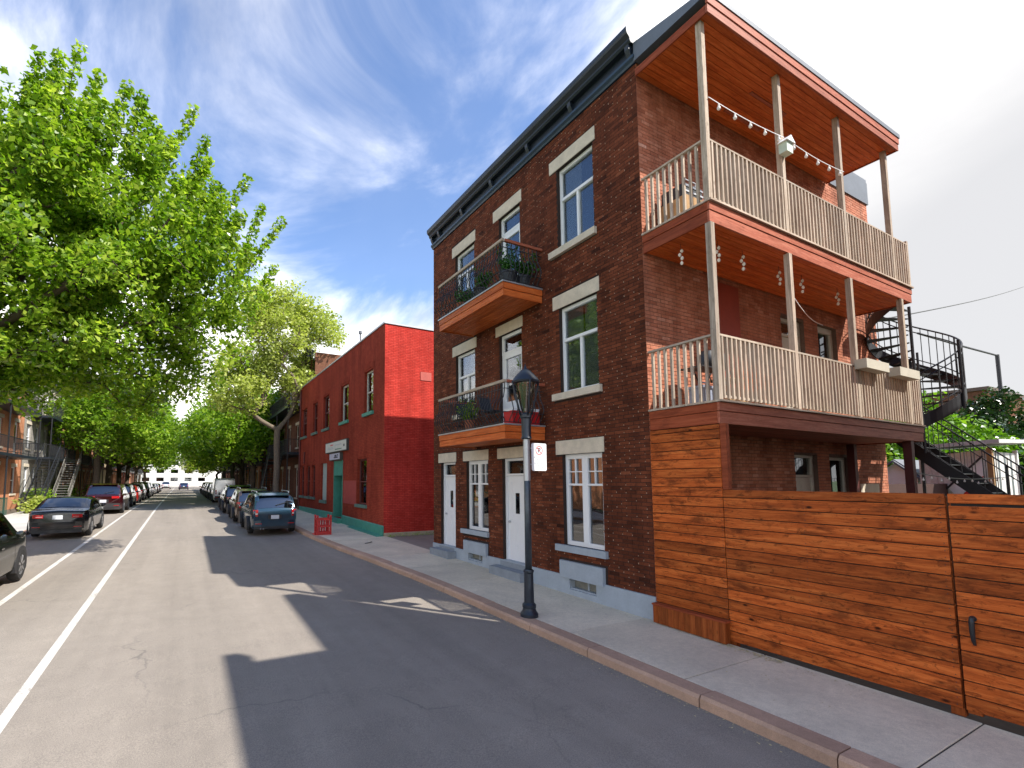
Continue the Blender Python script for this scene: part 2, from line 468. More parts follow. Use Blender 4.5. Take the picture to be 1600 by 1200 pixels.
#@@MATERIALS
def asphalt():
    m, nt, bs = new_mat('asphalt')
    geo = N(nt, 'ShaderNodeNewGeometry'); P = geo.outputs['Position']
    mp = N(nt, 'ShaderNodeMapping'); mp.inputs['Scale'].default_value = (1, 0.22, 1); nt.links.new(P, mp.inputs[0])
    big = noise_tex(nt, mp.outputs[0], 0.45, 6, 0.6); mid = noise_tex(nt, P, 2.5, 6, 0.65); fine = noise_tex(nt, P, 95, 3, 0.75)
    c = ramp(nt, big, [(0.3, (0.225, 0.196, 0.166)), (0.55, (0.262, 0.229, 0.194)), (0.75, (0.29, 0.254, 0.216))])
    c = mixc(nt, 0.55, c, ramp(nt, mid, [(0.3, (0.86, 0.86, 0.87)), (0.7, (1.12, 1.12, 1.11))]), 'MULTIPLY')
    c = mixc(nt, 0.8, c, ramp(nt, fine, [(0.28, (0.55, 0.55, 0.56)), (0.5, (1, 1, 1)), (0.72, (1.5, 1.48, 1.45))]), 'MULTIPLY')
    mt = N(nt, 'ShaderNodeMapping'); mt.inputs['Scale'].default_value = (1.25, 0.035, 1); nt.links.new(P, mt.inputs[0])
    c = mixc(nt, 0.7, c, ramp(nt, noise_tex(nt, mt.outputs[0], 1.0, 4, 0.6), [(0.35, (0.84, 0.84, 0.84)), (0.65, (1.1, 1.1, 1.1))]), 'MULTIPLY')
    oil = noise_tex(nt, P, 1.15, 5, 0.6, 0.3)
    c = mixc(nt, ramp(nt, oil, [(0.66, (0, 0, 0)), (0.78, (0.45, 0.45, 0.45))]), c, (0.07, 0.065, 0.06))
    spk = noise_tex(nt, P, 22, 2, 0.9)
    c = mixc(nt, ramp(nt, spk, [(0.68, (0, 0, 0)), (0.73, (0.6, 0.6, 0.6))]), c, (0.36, 0.32, 0.27))
    # hairline cracks
    vo = N(nt, 'ShaderNodeTexVoronoi', feature='DISTANCE_TO_EDGE'); vo.inputs['Scale'].default_value = 0.33
    wv = N(nt, 'ShaderNodeMix', data_type='RGBA'); wv.inputs['Factor'].default_value = 0.12
    nt.links.new(P, wv.inputs['A'])
    ns = N(nt, 'ShaderNodeTexNoise'); ns.inputs['Scale'].default_value = 1.6; ns.inputs['Detail'].default_value = 6; nt.links.new(P, ns.inputs['Vector'])
    sc8 = N(nt, 'ShaderNodeVectorMath', operation='SCALE'); sc8.inputs['Scale'].default_value = 9
    nt.links.new(ns.outputs['Color'], sc8.inputs[0]); nt.links.new(sc8.outputs[0], wv.inputs['B'])
    nt.links.new(wv.outputs['Result'], vo.inputs['Vector'])
    cr = ramp(nt, vo.outputs['Distance'], [(0.0, (1, 1, 1)), (0.006, (0, 0, 0))])
    msk = ramp(nt, noise_tex(nt, P, 0.23, 3, 0.5), [(0.47, (0, 0, 0)), (0.6, (0.55, 0.55, 0.55))])
    c = mixc(nt, mathn(nt, 'MULTIPLY', cr, msk), c, (0.06, 0.06, 0.06))
    nt.links.new(c, bs.inputs['Base Color'])
    bs.inputs['Roughness'].default_value = 0.82; bs.inputs['Specular IOR Level'].default_value = 0.3
    bump(nt, bs, fine, 0.5, 0.006)
    return m
M_asphalt = asphalt()
def concrete(name, base, joint_rnd=5.0):
    m, nt, bs = new_mat(name)
    geo = N(nt, 'ShaderNodeNewGeometry'); P = geo.outputs['Position']
    a = noise_tex(nt, P, 0.9, 6, 0.6); b = noise_tex(nt, P, 14, 6, 0.75); d = noise_tex(nt, P, 120, 2, 0.6)
    oi = N(nt, 'ShaderNodeObjectInfo')
    c = mixc(nt, 1.0, base, ramp(nt, a, [(0.3, (0.82, 0.82, 0.82)), (0.7, (1.12, 1.12, 1.1))]), 'MULTIPLY')
    c = mixc(nt, 0.6, c, ramp(nt, b, [(0.25, (0.72, 0.72, 0.72)), (0.75, (1.2, 1.2, 1.2))]), 'MULTIPLY')
    c = mixc(nt, 0.6, c, ramp(nt, d, [(0.3, (0.75, 0.75, 0.75)), (0.7, (1.25, 1.25, 1.25))]), 'MULTIPLY')
    c = mixc(nt, 1.0, c, ramp(nt, oi.outputs['Random'], [(0, (0.9, 0.9, 0.9)), (1, (1.1, 1.1, 1.1))]), 'MULTIPLY')
    st = ramp(nt, noise_tex(nt, P, 2.2, 7, 0.75), [(0.62, (0, 0, 0)), (0.74, (0.5, 0.5, 0.5))])
    c = mixc(nt, st, c, tuple(x * 0.45 for x in base[:3]))
    nt.links.new(c, bs.inputs['Base Color'])
    bs.inputs['Roughness'].default_value = 0.85; bs.inputs['Specular IOR Level'].default_value = 0.3
    bump(nt, bs, b, 0.3, 0.006)
    return m
M_walk = concrete('sidewalk_concrete', (0.67, 0.59, 0.455))
M_walk_l = concrete('pale_sidewalk_concrete', (0.50, 0.48, 0.45))
M_kerb = concrete('kerb_granite', (0.46, 0.30, 0.215))
M_found = plain('grey_blue_foundation_paint', (0.34, 0.39, 0.44), 0.7, 0.16, 3, bmp=0.25)
M_stone = plain('limestone', (0.62, 0.54, 0.42), 0.8, 0.22, 5, bmp=0.35)
M_white = plain('white_paint', (0.80, 0.81, 0.82), 0.45, 0.05, 3, bmp=0.03)
M_offw = plain('aged_white_paint', (0.55, 0.53, 0.46), 0.6, 0.15, 4)
def road_paint():
    m, nt, bs = new_mat('road_paint')
    geo = N(nt, 'ShaderNodeNewGeometry'); P = geo.outputs['Position']
    a = noise_tex(nt, P, 26, 6, 0.8); b = noise_tex(nt, P, 1.4, 5, 0.6)
    f = mathn(nt, 'ADD', mathn(nt, 'MULTIPLY', a, 0.7), mathn(nt, 'MULTIPLY', b, 0.3))
    nt.links.new(ramp(nt, f, [(0.40, (0.28, 0.25, 0.22)), (0.47, (0.52, 0.49, 0.45)), (0.7, (0.66, 0.63, 0.58))]), bs.inputs['Base Color'])
    bs.inputs['Roughness'].default_value = 0.75
    return m
M_paint = road_paint()
M_black = plain('black_iron', (0.018, 0.02, 0.024), 0.45, 0.3, 10)
M_navy = plain('dark_navy_tin', (0.012, 0.019, 0.030), 0.42, 0.3, 2.5)
M_navy2 = plain('blue_tin_moulding', (0.016, 0.040, 0.070), 0.4, 0.25, 2.5)
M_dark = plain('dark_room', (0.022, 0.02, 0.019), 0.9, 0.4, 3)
M_curt = plain('pale_curtain', (0.84, 0.87, 0.85), 0.9, 0.12, 1.5)
M_glass = glass_mat('window_glass', (0.92, 0.95, 0.95), 0.05)
M_glassd = glass_mat('dark_glass', (0.35, 0.4, 0.42), 0.12)
M_cglass = glass_mat('car_glass', (0.10, 0.12, 0.14), 0.10)
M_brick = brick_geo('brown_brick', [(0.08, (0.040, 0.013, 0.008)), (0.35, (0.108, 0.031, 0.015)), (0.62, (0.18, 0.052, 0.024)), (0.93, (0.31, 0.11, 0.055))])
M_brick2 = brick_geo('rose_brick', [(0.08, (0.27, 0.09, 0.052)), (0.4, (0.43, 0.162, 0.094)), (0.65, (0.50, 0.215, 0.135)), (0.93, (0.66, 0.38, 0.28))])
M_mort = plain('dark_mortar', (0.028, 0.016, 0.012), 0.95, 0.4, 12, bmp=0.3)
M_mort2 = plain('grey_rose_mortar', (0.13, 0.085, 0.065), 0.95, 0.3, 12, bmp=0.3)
M_mdot = plain('pale_mortar', (0.42, 0.27, 0.18), 0.9, 0.3, 12)
M_fence = wood('cedar_fence_board', (0.13, 0.028, 0.008), (0.42, 0.092, 0.018), (0.66, 0.190, 0.045), 'y', 0.5, 1.0, 0.34)
M_fencev = wood('cedar_upright_board', (0.11, 0.026, 0.008), (0.24, 0.058, 0.014), (0.34, 0.10, 0.026), 'z', 0.5, 0.5)
M_cedx = wood('stained_cedar_x', (0.26, 0.045, 0.012), (0.52, 0.115, 0.026), (0.70, 0.21, 0.06), 'x', 0.45, 0.3, 0.18)
M_cedy = wood('stained_cedar_y', (0.28, 0.05, 0.014), (0.52, 0.12, 0.03), (0.70, 0.22, 0.07), 'y', 0.45, 0.3, 0.18)
M_fasx = wood('red_fascia_x', (0.18, 0.050, 0.028), (0.36, 0.105, 0.060), (0.50, 0.20, 0.13), 'x', 0.5, 0.35, 0.15)
M_fasy = wood('red_fascia_y', (0.13, 0.027, 0.012), (0.27, 0.060, 0.025), (0.38, 0.10, 0.045), 'y', 0.5, 0.35, 0.15)
M_greyw = wood('weathered_wood', (0.21, 0.16, 0.12), (0.42, 0.34, 0.27), (0.60, 0.52, 0.43), 'z', 0.75, 0.4, 0.2)
M_greywx = wood('weathered_wood_x', (0.21, 0.16, 0.12), (0.42, 0.34, 0.27), (0.60, 0.52, 0.43), 'x', 0.75, 0.3, 0.2)
M_greywy = wood('weathered_wood_y', (0.21, 0.16, 0.12), (0.42, 0.34, 0.27), (0.60, 0.52, 0.43), 'y', 0.75, 0.3, 0.2)
M_tan = wood('pale_plank', (0.28, 0.16, 0.07), (0.48, 0.30, 0.15), (0.62, 0.43, 0.25), 'z', 0.7, 0.3)
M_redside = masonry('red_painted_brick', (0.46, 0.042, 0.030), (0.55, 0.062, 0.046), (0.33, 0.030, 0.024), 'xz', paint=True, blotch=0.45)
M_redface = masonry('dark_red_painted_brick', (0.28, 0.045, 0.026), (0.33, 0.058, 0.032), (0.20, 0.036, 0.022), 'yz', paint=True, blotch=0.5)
M_green = plain('jade_paint', (0.055, 0.27, 0.20), 0.5, 0.25, 3)
M_sill = plain('dull_green_sill', (0.10, 0.17, 0.14), 0.6, 0.25, 5)
M_silver = plain('galvanised_metal', (0.45, 0.47, 0.49), 0.4, 0.15, 8, metal=0.6)
M_redp = plain('red_plastic', (0.55, 0.015, 0.018), 0.4, 0.12, 5)
M_bark = plain('bark', (0.085, 0.062, 0.045), 0.95, 0.5, 9, bmp=0.8)
M_barkl = plain('pale_bark', (0.16, 0.125, 0.09), 0.95, 0.5, 9, bmp=0.8)
M_rubber = plain('rubber', (0.015, 0.015, 0.016), 0.8, 0.3, 20)
M_rim = plain('alloy', (0.42, 0.43, 0.45), 0.3, 0.1, 5, metal=0.9)
M_bulb = plain('pale_bulb', (0.85, 0.82, 0.75), 0.2, 0.05, 5)
M_roof = plain('grey_roofing', (0.16, 0.17, 0.19), 0.8, 0.25, 4)
M_yard = plain('yard_earth', (0.12, 0.10, 0.075), 0.95, 0.4, 1.5, bmp=0.5)
M_grass = plain('grass_ground', (0.07, 0.12, 0.03), 0.95, 0.5, 1.2, bmp=0.6)
M_plant = leaf_mat('plant_leaf', (0.02, 0.07, 0.015), (0.05, 0.16, 0.03), (0.12, 0.28, 0.06), 0.35)
M_leaf = leaf_mat('maple_leaf', (0.06, 0.15, 0.012), (0.21, 0.35, 0.022), (0.54, 0.64, 0.10), 0.55)
M_leafd = leaf_mat('street_tree_leaf', (0.07, 0.16, 0.012), (0.21, 0.36, 0.025), (0.50, 0.62, 0.09), 0.55)
M_leafy = leaf_mat('young_pale_leaf', (0.20, 0.26, 0.045), (0.44, 0.50, 0.12), (0.68, 0.70, 0.28), 0.5)
M_leafg = leaf_mat('garden_leaf', (0.04, 0.12, 0.008), (0.12, 0.26, 0.016), (0.26, 0.42, 0.04), 0.45)
M_leafk = leaf_mat('dark_evergreen_leaf', (0.010, 0.028, 0.008), (0.022, 0.055, 0.014), (0.05, 0.10, 0.025), 0.2)

#@@GROUND
def gz(y):
    k = min(y, 34.0)
    z = 0.014 * (k - 5.4)
    if y > 34: z += 0.014 * 6 * (1 - math.exp(-(y - 34) / 6.0))
    return max(z, -0.45)
RD = -0.12       # road below pavement
def strip(name, mat, x0f, x1f, ys, dz, parent=None, kind='structure', nx=1):
    m = MB()
    vs = []; fs = []
    for y in ys:
        a, b = x0f(y), x1f(y)
        for i in range(nx + 1):
            vs.append((a + (b - a) * i / nx, y, gz(y) + dz))
    w = nx + 1
    for j in range(len(ys) - 1):
        for i in range(nx):
            fs.append((j * w + i, j * w + i + 1, (j + 1) * w + i + 1, (j + 1) * w + i))
    m.add(vs, fs)
    return m.build(name, mat, parent, kind)
YS = [-30, -15, -5, 0, 3, 6, 9, 12, 15, 18, 21, 24, 28, 32, 34, 36, 38, 41, 45, 52, 60, 75, 95, 120, 160, 220]
# ground sheet to the horizon
m = MB()
xs = [-1500, -300, -60, -12, -5, 0, 5, 12, 60, 300, 1500]; ys = [-1500, -300, -60, -20, 0, 10, 20, 34, 37, 40, 45, 60, 100, 300, 1500]
vs = [(x, y, gz(y) - 0.30) for y in ys for x in xs]; w = len(xs)
fs = [(j * w + i, j * w + i + 1, (j + 1) * w + i + 1, (j + 1) * w + i) for j in range(len(ys) - 1) for i in range(w - 1)]
m.add(vs, fs); m.build('ground', M_grass, kind='structure')
def interp(y, pts):
    if y <= pts[0][0]: return pts[0][1]
    for (a, b), (c, d) in zip(pts, pts[1:]):
        if y <= c: return b + (d - b) * (y - a) / (c - a)
    return pts[-1][1]
KR = [(-50, 5.08), (4, 5.04), (7, 5.0), (10, 4.97), (13, 4.78), (16, 4.52), (19, 4.42), (25, 4.40)]
def kr(y): return interp(y, KR)
KLx = -5.45
road = strip('road', M_asphalt, lambda y: KLx - 0.02, lambda y: kr(y) + 0.02, YS, RD, nx=4)
# painted lines
def line_strip(y0, y1, xa, xb, w):
    ys = [y0 + (y1 - y0) * i / 30 for i in range(31)]
    c = lambda y: xa + (xb - xa) * (y - 8) / 90
    strip('lane_line', M_paint, lambda y: c(y) - w / 2, lambda y: c(y) + w / 2, ys, RD + 0.004)
line_strip(1.5, 150, -1.53, -1.95, 0.115)
line_strip(1.5, 62, -3.0, -3.25, 0.115)
# asphalt patch seam across the lane, manhole
strip('road_patch', plain('patched_asphalt', (0.20, 0.19, 0.178), 0.85, 0.15, 6, bmp=0.3), lambda y: 1.2, lambda y: 2.5, [52, 53, 55], RD + 0.004)
# kerbs and pavements, slab by slab
def kerb_run(side, y0, y1, name, step=1.5):
    root = None
    y = y0; k = 0
    par = MB()
    # bedding strip under the stones carries the run
    ys = [v for v in YS if y0 <= v <= y1]
    if side > 0: root = strip('kerb', M_kerb, lambda y: kr(y) + 0.01, lambda y: kr(y) + 0.27, ys, -0.06)
    else: root = strip('kerb', M_kerb, lambda y: KLx - 0.27, lambda y: KLx - 0.01, ys, -0.06)
    while y < y1 - 0.2:
        ln = step * RND.uniform(0.8, 1.2); e = min(y + ln - 0.012, y1)
        a0, a1 = (kr(y), kr(e)) if side > 0 else (KLx, KLx)
        s = 1 if side > 0 else -1
        jz = RND.uniform(-0.006, 0.006); jx = RND.uniform(-0.006, 0.006)
        m = MB(); z0, z1 = gz(y), gz(e)
        prof = [(0.0, -0.3), (0.0, -0.03), (0.03, 0.004), (0.26, 0.004), (0.26, -0.3)]
        m.prism(prof, lambda p: (a0 + s * p[0] + jx, y, z0 + p[1] + jz), lambda p: (a1 + s * p[0] + jx, e, z1 + p[1] + jz))
        m.build('kerb_stone', M_kerb, root)
        y += ln
        if y > 60: break
    return root
def slab_run(name, xa, xb, y0, y1, step, mat, rows):
    ys = [y0] + [v for v in YS if y0 < v < y1] + [y1]
    base = strip(name, plain('joint_dirt', (0.06, 0.055, 0.045), 0.95, 0.4, 8), lambda y: xa(y), lambda y: xb(y), ys, -0.012)
    y = y0
    while y < y1 - 0.2:
        ln = step * RND.uniform(0.93, 1.07); e = min(y + ln - 0.012, y1)
        for r in range(rows):
            f0, f1 = r / rows, (r + 1) / rows
            p = lambda yy, f: xa(yy) + (xb(yy) - xa(yy)) * f
            g = 0.006; jz = RND.uniform(-0.003, 0.003)
            m = MB()
            c = [(p(y, f0) + g, y), (p(y, f1) - g, y), (p(e, f1) - g, e), (p(e, f0) + g, e)]
            b = 0.006
            top = [(c[0][0] + b, c[0][1] + b), (c[1][0] - b, c[1][1] + b), (c[2][0] - b, c[2][1] - b), (c[3][0] + b, c[3][1] - b)]
            vs = [(q[0], q[1], gz(q[1]) - 0.05) for q in c] + [(q[0], q[1], gz(q[1]) - b + jz) for q in c] + [(q[0], q[1], gz(q[1]) + jz) for q in top]
            m.add(vs, [(0, 1, 5, 4), (1, 2, 6, 5), (2, 3, 7, 6), (3, 0, 4, 7), (4, 5, 9, 8), (5, 6, 10, 9), (6, 7, 11, 10), (7, 4, 8, 11), (8, 9, 10, 11)])
            m.build('slab', mat, base)
        y += ln
    return base
kerb_run(1, -5, 220, 'kerb')
kerb_run(-1, 6, 220, 'kerb')
slab_run('sidewalk', lambda y: kr(y) + 0.275, lambda y: 6.99, -4, 60, 1.9, M_walk, 1)
slab_run('sidewalk', lambda y: -8.7, lambda y: KLx - 0.275, 10, 60, 1.9, M_walk_l, 1)
strip('sidewalk', M_walk, lambda y: kr(y) + 0.275, lambda y: 7.2, [60.02, 75, 95, 120, 160, 220], 0.0)
strip('sidewalk', M_walk_l, lambda y: -8.7, lambda y: KLx - 0.275, [60.02, 75, 95, 120, 160, 220], 0.0)
# lane between the two houses and the yards
strip('alley', M_asphalt, lambda y: 7.0, lambda y: 40, [13.3, 15, 17.2], -0.02)
strip('yard', M_yard, lambda y: 7.05, lambda y: 60, [-1, 2, 5.4], -0.06)
strip('front_yard', M_yard, lambda y: -10.2, lambda y: -8.7, [10, 20, 34, 36, 38, 41, 45, 60, 100, 160, 220], -0.01)
strip('lawn', M_grass, lambda y: 20, lambda y: 120, [5.41, 15, 24, 34, 40, 80], -0.05)

#@@HOUSE
def PF(X):      # street facade facing -x: u along y
    return lambda u, v, w: (X - w, u, v)
def PL(X):      # left side facades facing +x
    return lambda u, v, w: (X + w, u, v)
def PS(Y):      # wall facing -y: u along x
    return lambda u, v, w: (u, Y - w, v)
def wall_holes(m, P, u0, u1, v0, v1, holes, depth=0.2, w=0.0):
    us = sorted(set([u0, u1] + [h[0] for h in holes] + [h[1] for h in holes])); us = [u for u in us if u0 <= u <= u1]
    vs = sorted(set([v0, v1] + [h[2] for h in holes] + [h[3] for h in holes])); vs = [v for v in vs if v0 <= v <= v1]
    for a, b in zip(us, us[1:]):
        for c, d in zip(vs, vs[1:]):
            mu, mv = (a + b) / 2, (c + d) / 2
            if any(h[0] < mu < h[1] and h[2] < mv < h[3] for h in holes): continue
            m.quad(P(a, c, w), P(b, c, w), P(b, d, w), P(a, d, w))
    for h in holes:
        a, b, c, d = h
        m.quad(P(a, c, w), P(a, d, w), P(a, d, w - depth), P(a, c, w - depth))
        m.quad(P(b, c, w), P(b, d, w), P(b, d, w - depth), P(b, c, w - depth))
        m.quad(P(a, d, w), P(b, d, w), P(b, d, w - depth), P(a, d, w - depth))
        m.quad(P(a, c, w), P(b, c, w), P(b, c, w - depth), P(a, c, w - depth))
def lay_bricks(P, u0, u1, v0, v1, excl, proud, near=None, nmax=300, dots=None):
    """returns list of (u0,u1,v0,v1) for every brick of a running bond"""
    out = []; joints = []
    PU, PV = 0.2115, 0.0672
    row = 0; v = v0
    while v + 0.057 < v1:
        off = (row % 2) * PU / 2
        u = u0 - off
        while u < u1:
            a, b = max(u, u0), min(u + PU - 0.0105, u1)
            if b - a > 0.03:
                segs = [(a, b)]
                for e in excl:
                    if v + 0.057 > e[2] and v < e[3]:
                        ns = []
                        for (p, q) in segs:
                            if q <= e[0] or p >= e[1]: ns.append((p, q)); continue
                            if p < e[0] - 0.02: ns.append((p, e[0] - 0.003))
                            if q > e[1] + 0.02: ns.append((e[1] + 0.003, q))
                        segs = ns
                for (p, q) in segs: out.append((p, q, v, v + 0.0575))
                if len(segs) == 1 and segs[0] == (a, b) and b == u + PU - 0.0105: joints.append((b, b + 0.0105, v, v + 0.0575))
            u += PU
        v += PV; row += 1
    return out, joints
def brickwork(house, wallpart, P, rects, mat, near_pt, nobj, proud=0.006):
    tone = lambda: min(0.98, max(0.02, RND.gauss(0.45, 0.14)))
    c = Vector(near_pt)
    rects.sort(key=lambda r: (Vector(P((r[0] + r[1]) / 2, (r[2] + r[3]) / 2, 0)) - c).length)
    full = [r for r in rects if r[1] - r[0] > 0.19]
    objs = full[:nobj]; so = set(objs)
    mes = []
    for k in range(10):
        mm = MB(); mm.tone = 0.08 + k * 0.085
        a = Vector(P(0, 0, -0.01)); b = Vector(P(0.201, 0.0575, proud)); ctr = (a + b) / 2
        lo = [min(a[i], b[i]) - ctr[i] for i in range(3)]; hi = [max(a[i], b[i]) - ctr[i] for i in range(3)]
        mm.box(lo[0], hi[0], lo[1], hi[1], lo[2], hi[2])
        mes.append(mm.mesh('brick', mat))
    for r in objs:
        p = Vector(P((r[0] + r[1]) / 2, (r[2] + r[3]) / 2, (proud - 0.01) / 2 + RND.uniform(-0.0015, 0.0015)))
        link('brick', mes[min(9, max(0, int(tone() * 10)))], wallpart, p)
    mb = MB()
    for r in rects:
        if r in so: continue
        mb.tone = tone(); q = proud + RND.uniform(-0.002, 0.002)
        a, b = P(r[0], r[2], -0.005), P(r[1], r[3], q)
        x0, x1 = a[0], b[0]; y0, y1 = a[1], b[1]; z0, z1 = a[2], b[2]
        if x0 > x1: x0, x1 = x1, x0
        if y0 > y1: y0, y1 = y1, y0
        mb.box(x0, x1, y0, y1, z0, z1)
    return mb.build('brickwork', mat, wallpart, kind='stuff')

X0, Y1, YE, ZR = 7.0, 5.41, 13.28, 9.9
house = empty('brick_house', 'three storey brown brick corner house with stone lintels, dark tin cornice and wooden rear galleries', 'house', (X0, Y1, 0))
F = PF(X0)
# openings: (u0,u1,v0,v1)
op = {
 'w3R': (6.48, 7.50, 7.27, 9.08), 'w3M': (8.80, 9.66, 6.62, 9.06), 'w3L': (10.84, 11.88, 7.3, 9.02),
 'w2R': (6.48, 7.52, 4.13, 5.97), 'w2M': (8.80, 9.70, 3.5, 5.96), 'w2L': (10.84, 11.88, 4.2, 5.96),
 'w1R': (6.46, 7.52, 0.99, 2.84), 'w1M': (10.26, 11.32, 0.97, 2.84), 'd1M': (8.78, 9.64, 0.36, 2.84), 'd1L': (11.93, 12.80, 0.36, 2.84),
}
lint = {'w3R': (6.40, 7.72, 9.08, 9.36), 'w3M': (8.72, 9.90, 9.06, 9.36), 'w3L': (10.77, 12.06, 9.02, 9.33),
 'w2R': (6.40, 7.70, 5.97, 6.26), 'w2M': (8.75, 9.84, 5.96, 6.22), 'w2L': (10.75, 12.06, 5.96, 6.25),
 'w1R': (6.40, 7.70, 2.84, 3.13), 'w1M': (10.23, 11.49, 2.84, 3.11), 'd1M': (8.78, 9.83, 2.84, 3.10), 'd1L': (11.88, 12.95, 2.84, 3.12)}
sills = {'w3R': (6.42, 7.74, 7.13, 7.27, M_stone), 'w3L': (10.76, 12.0, 7.17, 7.3, M_stone), 'w2R': (6.40, 7.72, 3.99, 4.13, M_stone), 'w2L': (10.76, 12.0, 4.07, 4.2, M_stone),
 'w1R': (6.38, 7.72, 0.86, 0.99, M_found), 'w1M': (10.23, 11.55, 0.85, 0.97, M_found)}
holes = list(op.values())
vents = [(6.66, 7.36, 0.13, 0.345), (10.5, 11.2, 0.16, 0.35)]
ZF = 0.385
# facade wall (mortar bed) above the foundation
m = MB(); wall_holes(m, F, Y1, YE, ZF, ZR + 0.5, [h for h in holes], 0.20)
wf = m.build('facade_wall', M_mort, house)
excl = [h for h in holes] + list(lint.values()) + [s[:4] for s in sills.values()] + [(6.40, 7.66, 0.3, 0.69), (10.24, 11.44, 0.3, 0.68)]
rects, joints = lay_bricks(F, Y1, YE, ZF + 0.005, ZR + 0.02, excl, 0.006)
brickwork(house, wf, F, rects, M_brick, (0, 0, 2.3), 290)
mb = MB()
for j in joints:
    if RND.random() < 0.50:
        k = 0.5 * (j[2] + j[3]); a, b = F(j[0] - 0.001, j[2] + 0.006, 0), F(j[1] + 0.001, j[2] + RND.uniform(0.018, 0.034), 0.0072)
        mb.tone = RND.random(); mb.box(a[0], b[0], a[1], b[1], a[2], b[2])
mb.build('pale_joint', M_mdot, wf, kind='stuff')
# other walls of the house: side wall to the galleries, rear wall, roof
S = PS(Y1)
XE = 15.95
sop = {'gd': (11.55, 12.5, 0.0, 2.86), 'gw': (13.02, 13.94, 1.1, 2.84), 'd2': (11.35, 12.30, 3.55, 5.88), 'w2': (12.90, 13.78, 4.75, 5.92), 'd3': (11.35, 12.3, 6.65, 8.95)}
m = MB(); wall_holes(m, S, X0 + 0.0, XE, -0.1, ZR + 0.35, list(sop.values()), 0.20)
ws = m.build('side_wall', M_mort2, house)
rects, _j = lay_bricks(S, X0, XE, -0.05, ZR + 0.02, list(sop.values()), 0.006)
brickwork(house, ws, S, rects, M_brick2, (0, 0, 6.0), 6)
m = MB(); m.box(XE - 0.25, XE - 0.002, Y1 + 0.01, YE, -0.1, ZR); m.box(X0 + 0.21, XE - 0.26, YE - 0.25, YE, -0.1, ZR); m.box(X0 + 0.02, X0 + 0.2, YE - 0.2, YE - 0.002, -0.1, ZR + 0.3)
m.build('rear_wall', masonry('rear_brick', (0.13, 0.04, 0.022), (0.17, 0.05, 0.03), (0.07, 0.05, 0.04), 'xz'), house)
m = MB(); m.box(X0 + 0.05, XE - 0.05, Y1 + 0.05, YE - 0.05, ZR, ZR + 0.25)
m.build('flat_roof', M_roof, house)
# lintels, sills
for k, l in lint.items():
    m = MB(); m.boxP(F, l[0], l[1], l[2] + 0.002, l[3], -0.1, 0.016); m.build('lintel', M_stone, house)
for k, s in sills.items():
    m = MB(); m.boxP(F, s[0], s[1], s[2], s[3], -0.15, 0.075); m.build('sill', s[4], house)
# foundation: plinth with raised vent surrounds, steps
m = MB()
for a, b in ((Y1 - 0.02, 6.66), (7.36, 10.5), (11.2, YE)):
    m.boxP(F, a, b, -0.1, ZF, -0.15, 0.04)
for v in vents:
    m.boxP(F, v[0], v[1], -0.1, v[2], -0.15, 0.04)
    m.boxP(F, v[0], v[1], v[3], ZF, -0.15, 0.04)
m.build('foundation', M_found, house)
for (a, b, c, d) in ((6.46, 7.6, 0.345, 0.68), (10.30, 11.40, 0.355, 0.67)):
    m = MB(); m.boxP(F, a, b, c, d, -0.1, 0.075); m.build('vent_lintel', M_found, house)
for v in vents:
    m = MB(); m.boxP(F, v[0], v[1], v[2], v[3], -0.15, -0.11); g = m.build('basement_window', plain('dusty_pane', (0.20, 0.20, 0.17), 0.6, 0.4, 8), house)
    mm = MB(); mm.boxP(F, v[0] + 0.3, v[0] + 0.34, v[2], v[3], -0.11, -0.09); mm.boxP(F, v[0], v[1], v[2], v[2] + 0.03, -0.11, 0.0); mm.build('frame', M_found, g)
for (a, b) in ((8.60, 9.80), (11.85, 12.95)):
    m = MB(); m.boxP(F, a, b, -0.05, 0.20 + gz(a), 0.042, 0.32); m.boxP(F, a + 0.1, b - 0.1, 0.2 + gz(a), 0.36, -0.1, 0.05)
    m.build('doorstep', plain('worn_grey_step', (0.24, 0.27, 0.30), 0.8, 0.2, 5), house)

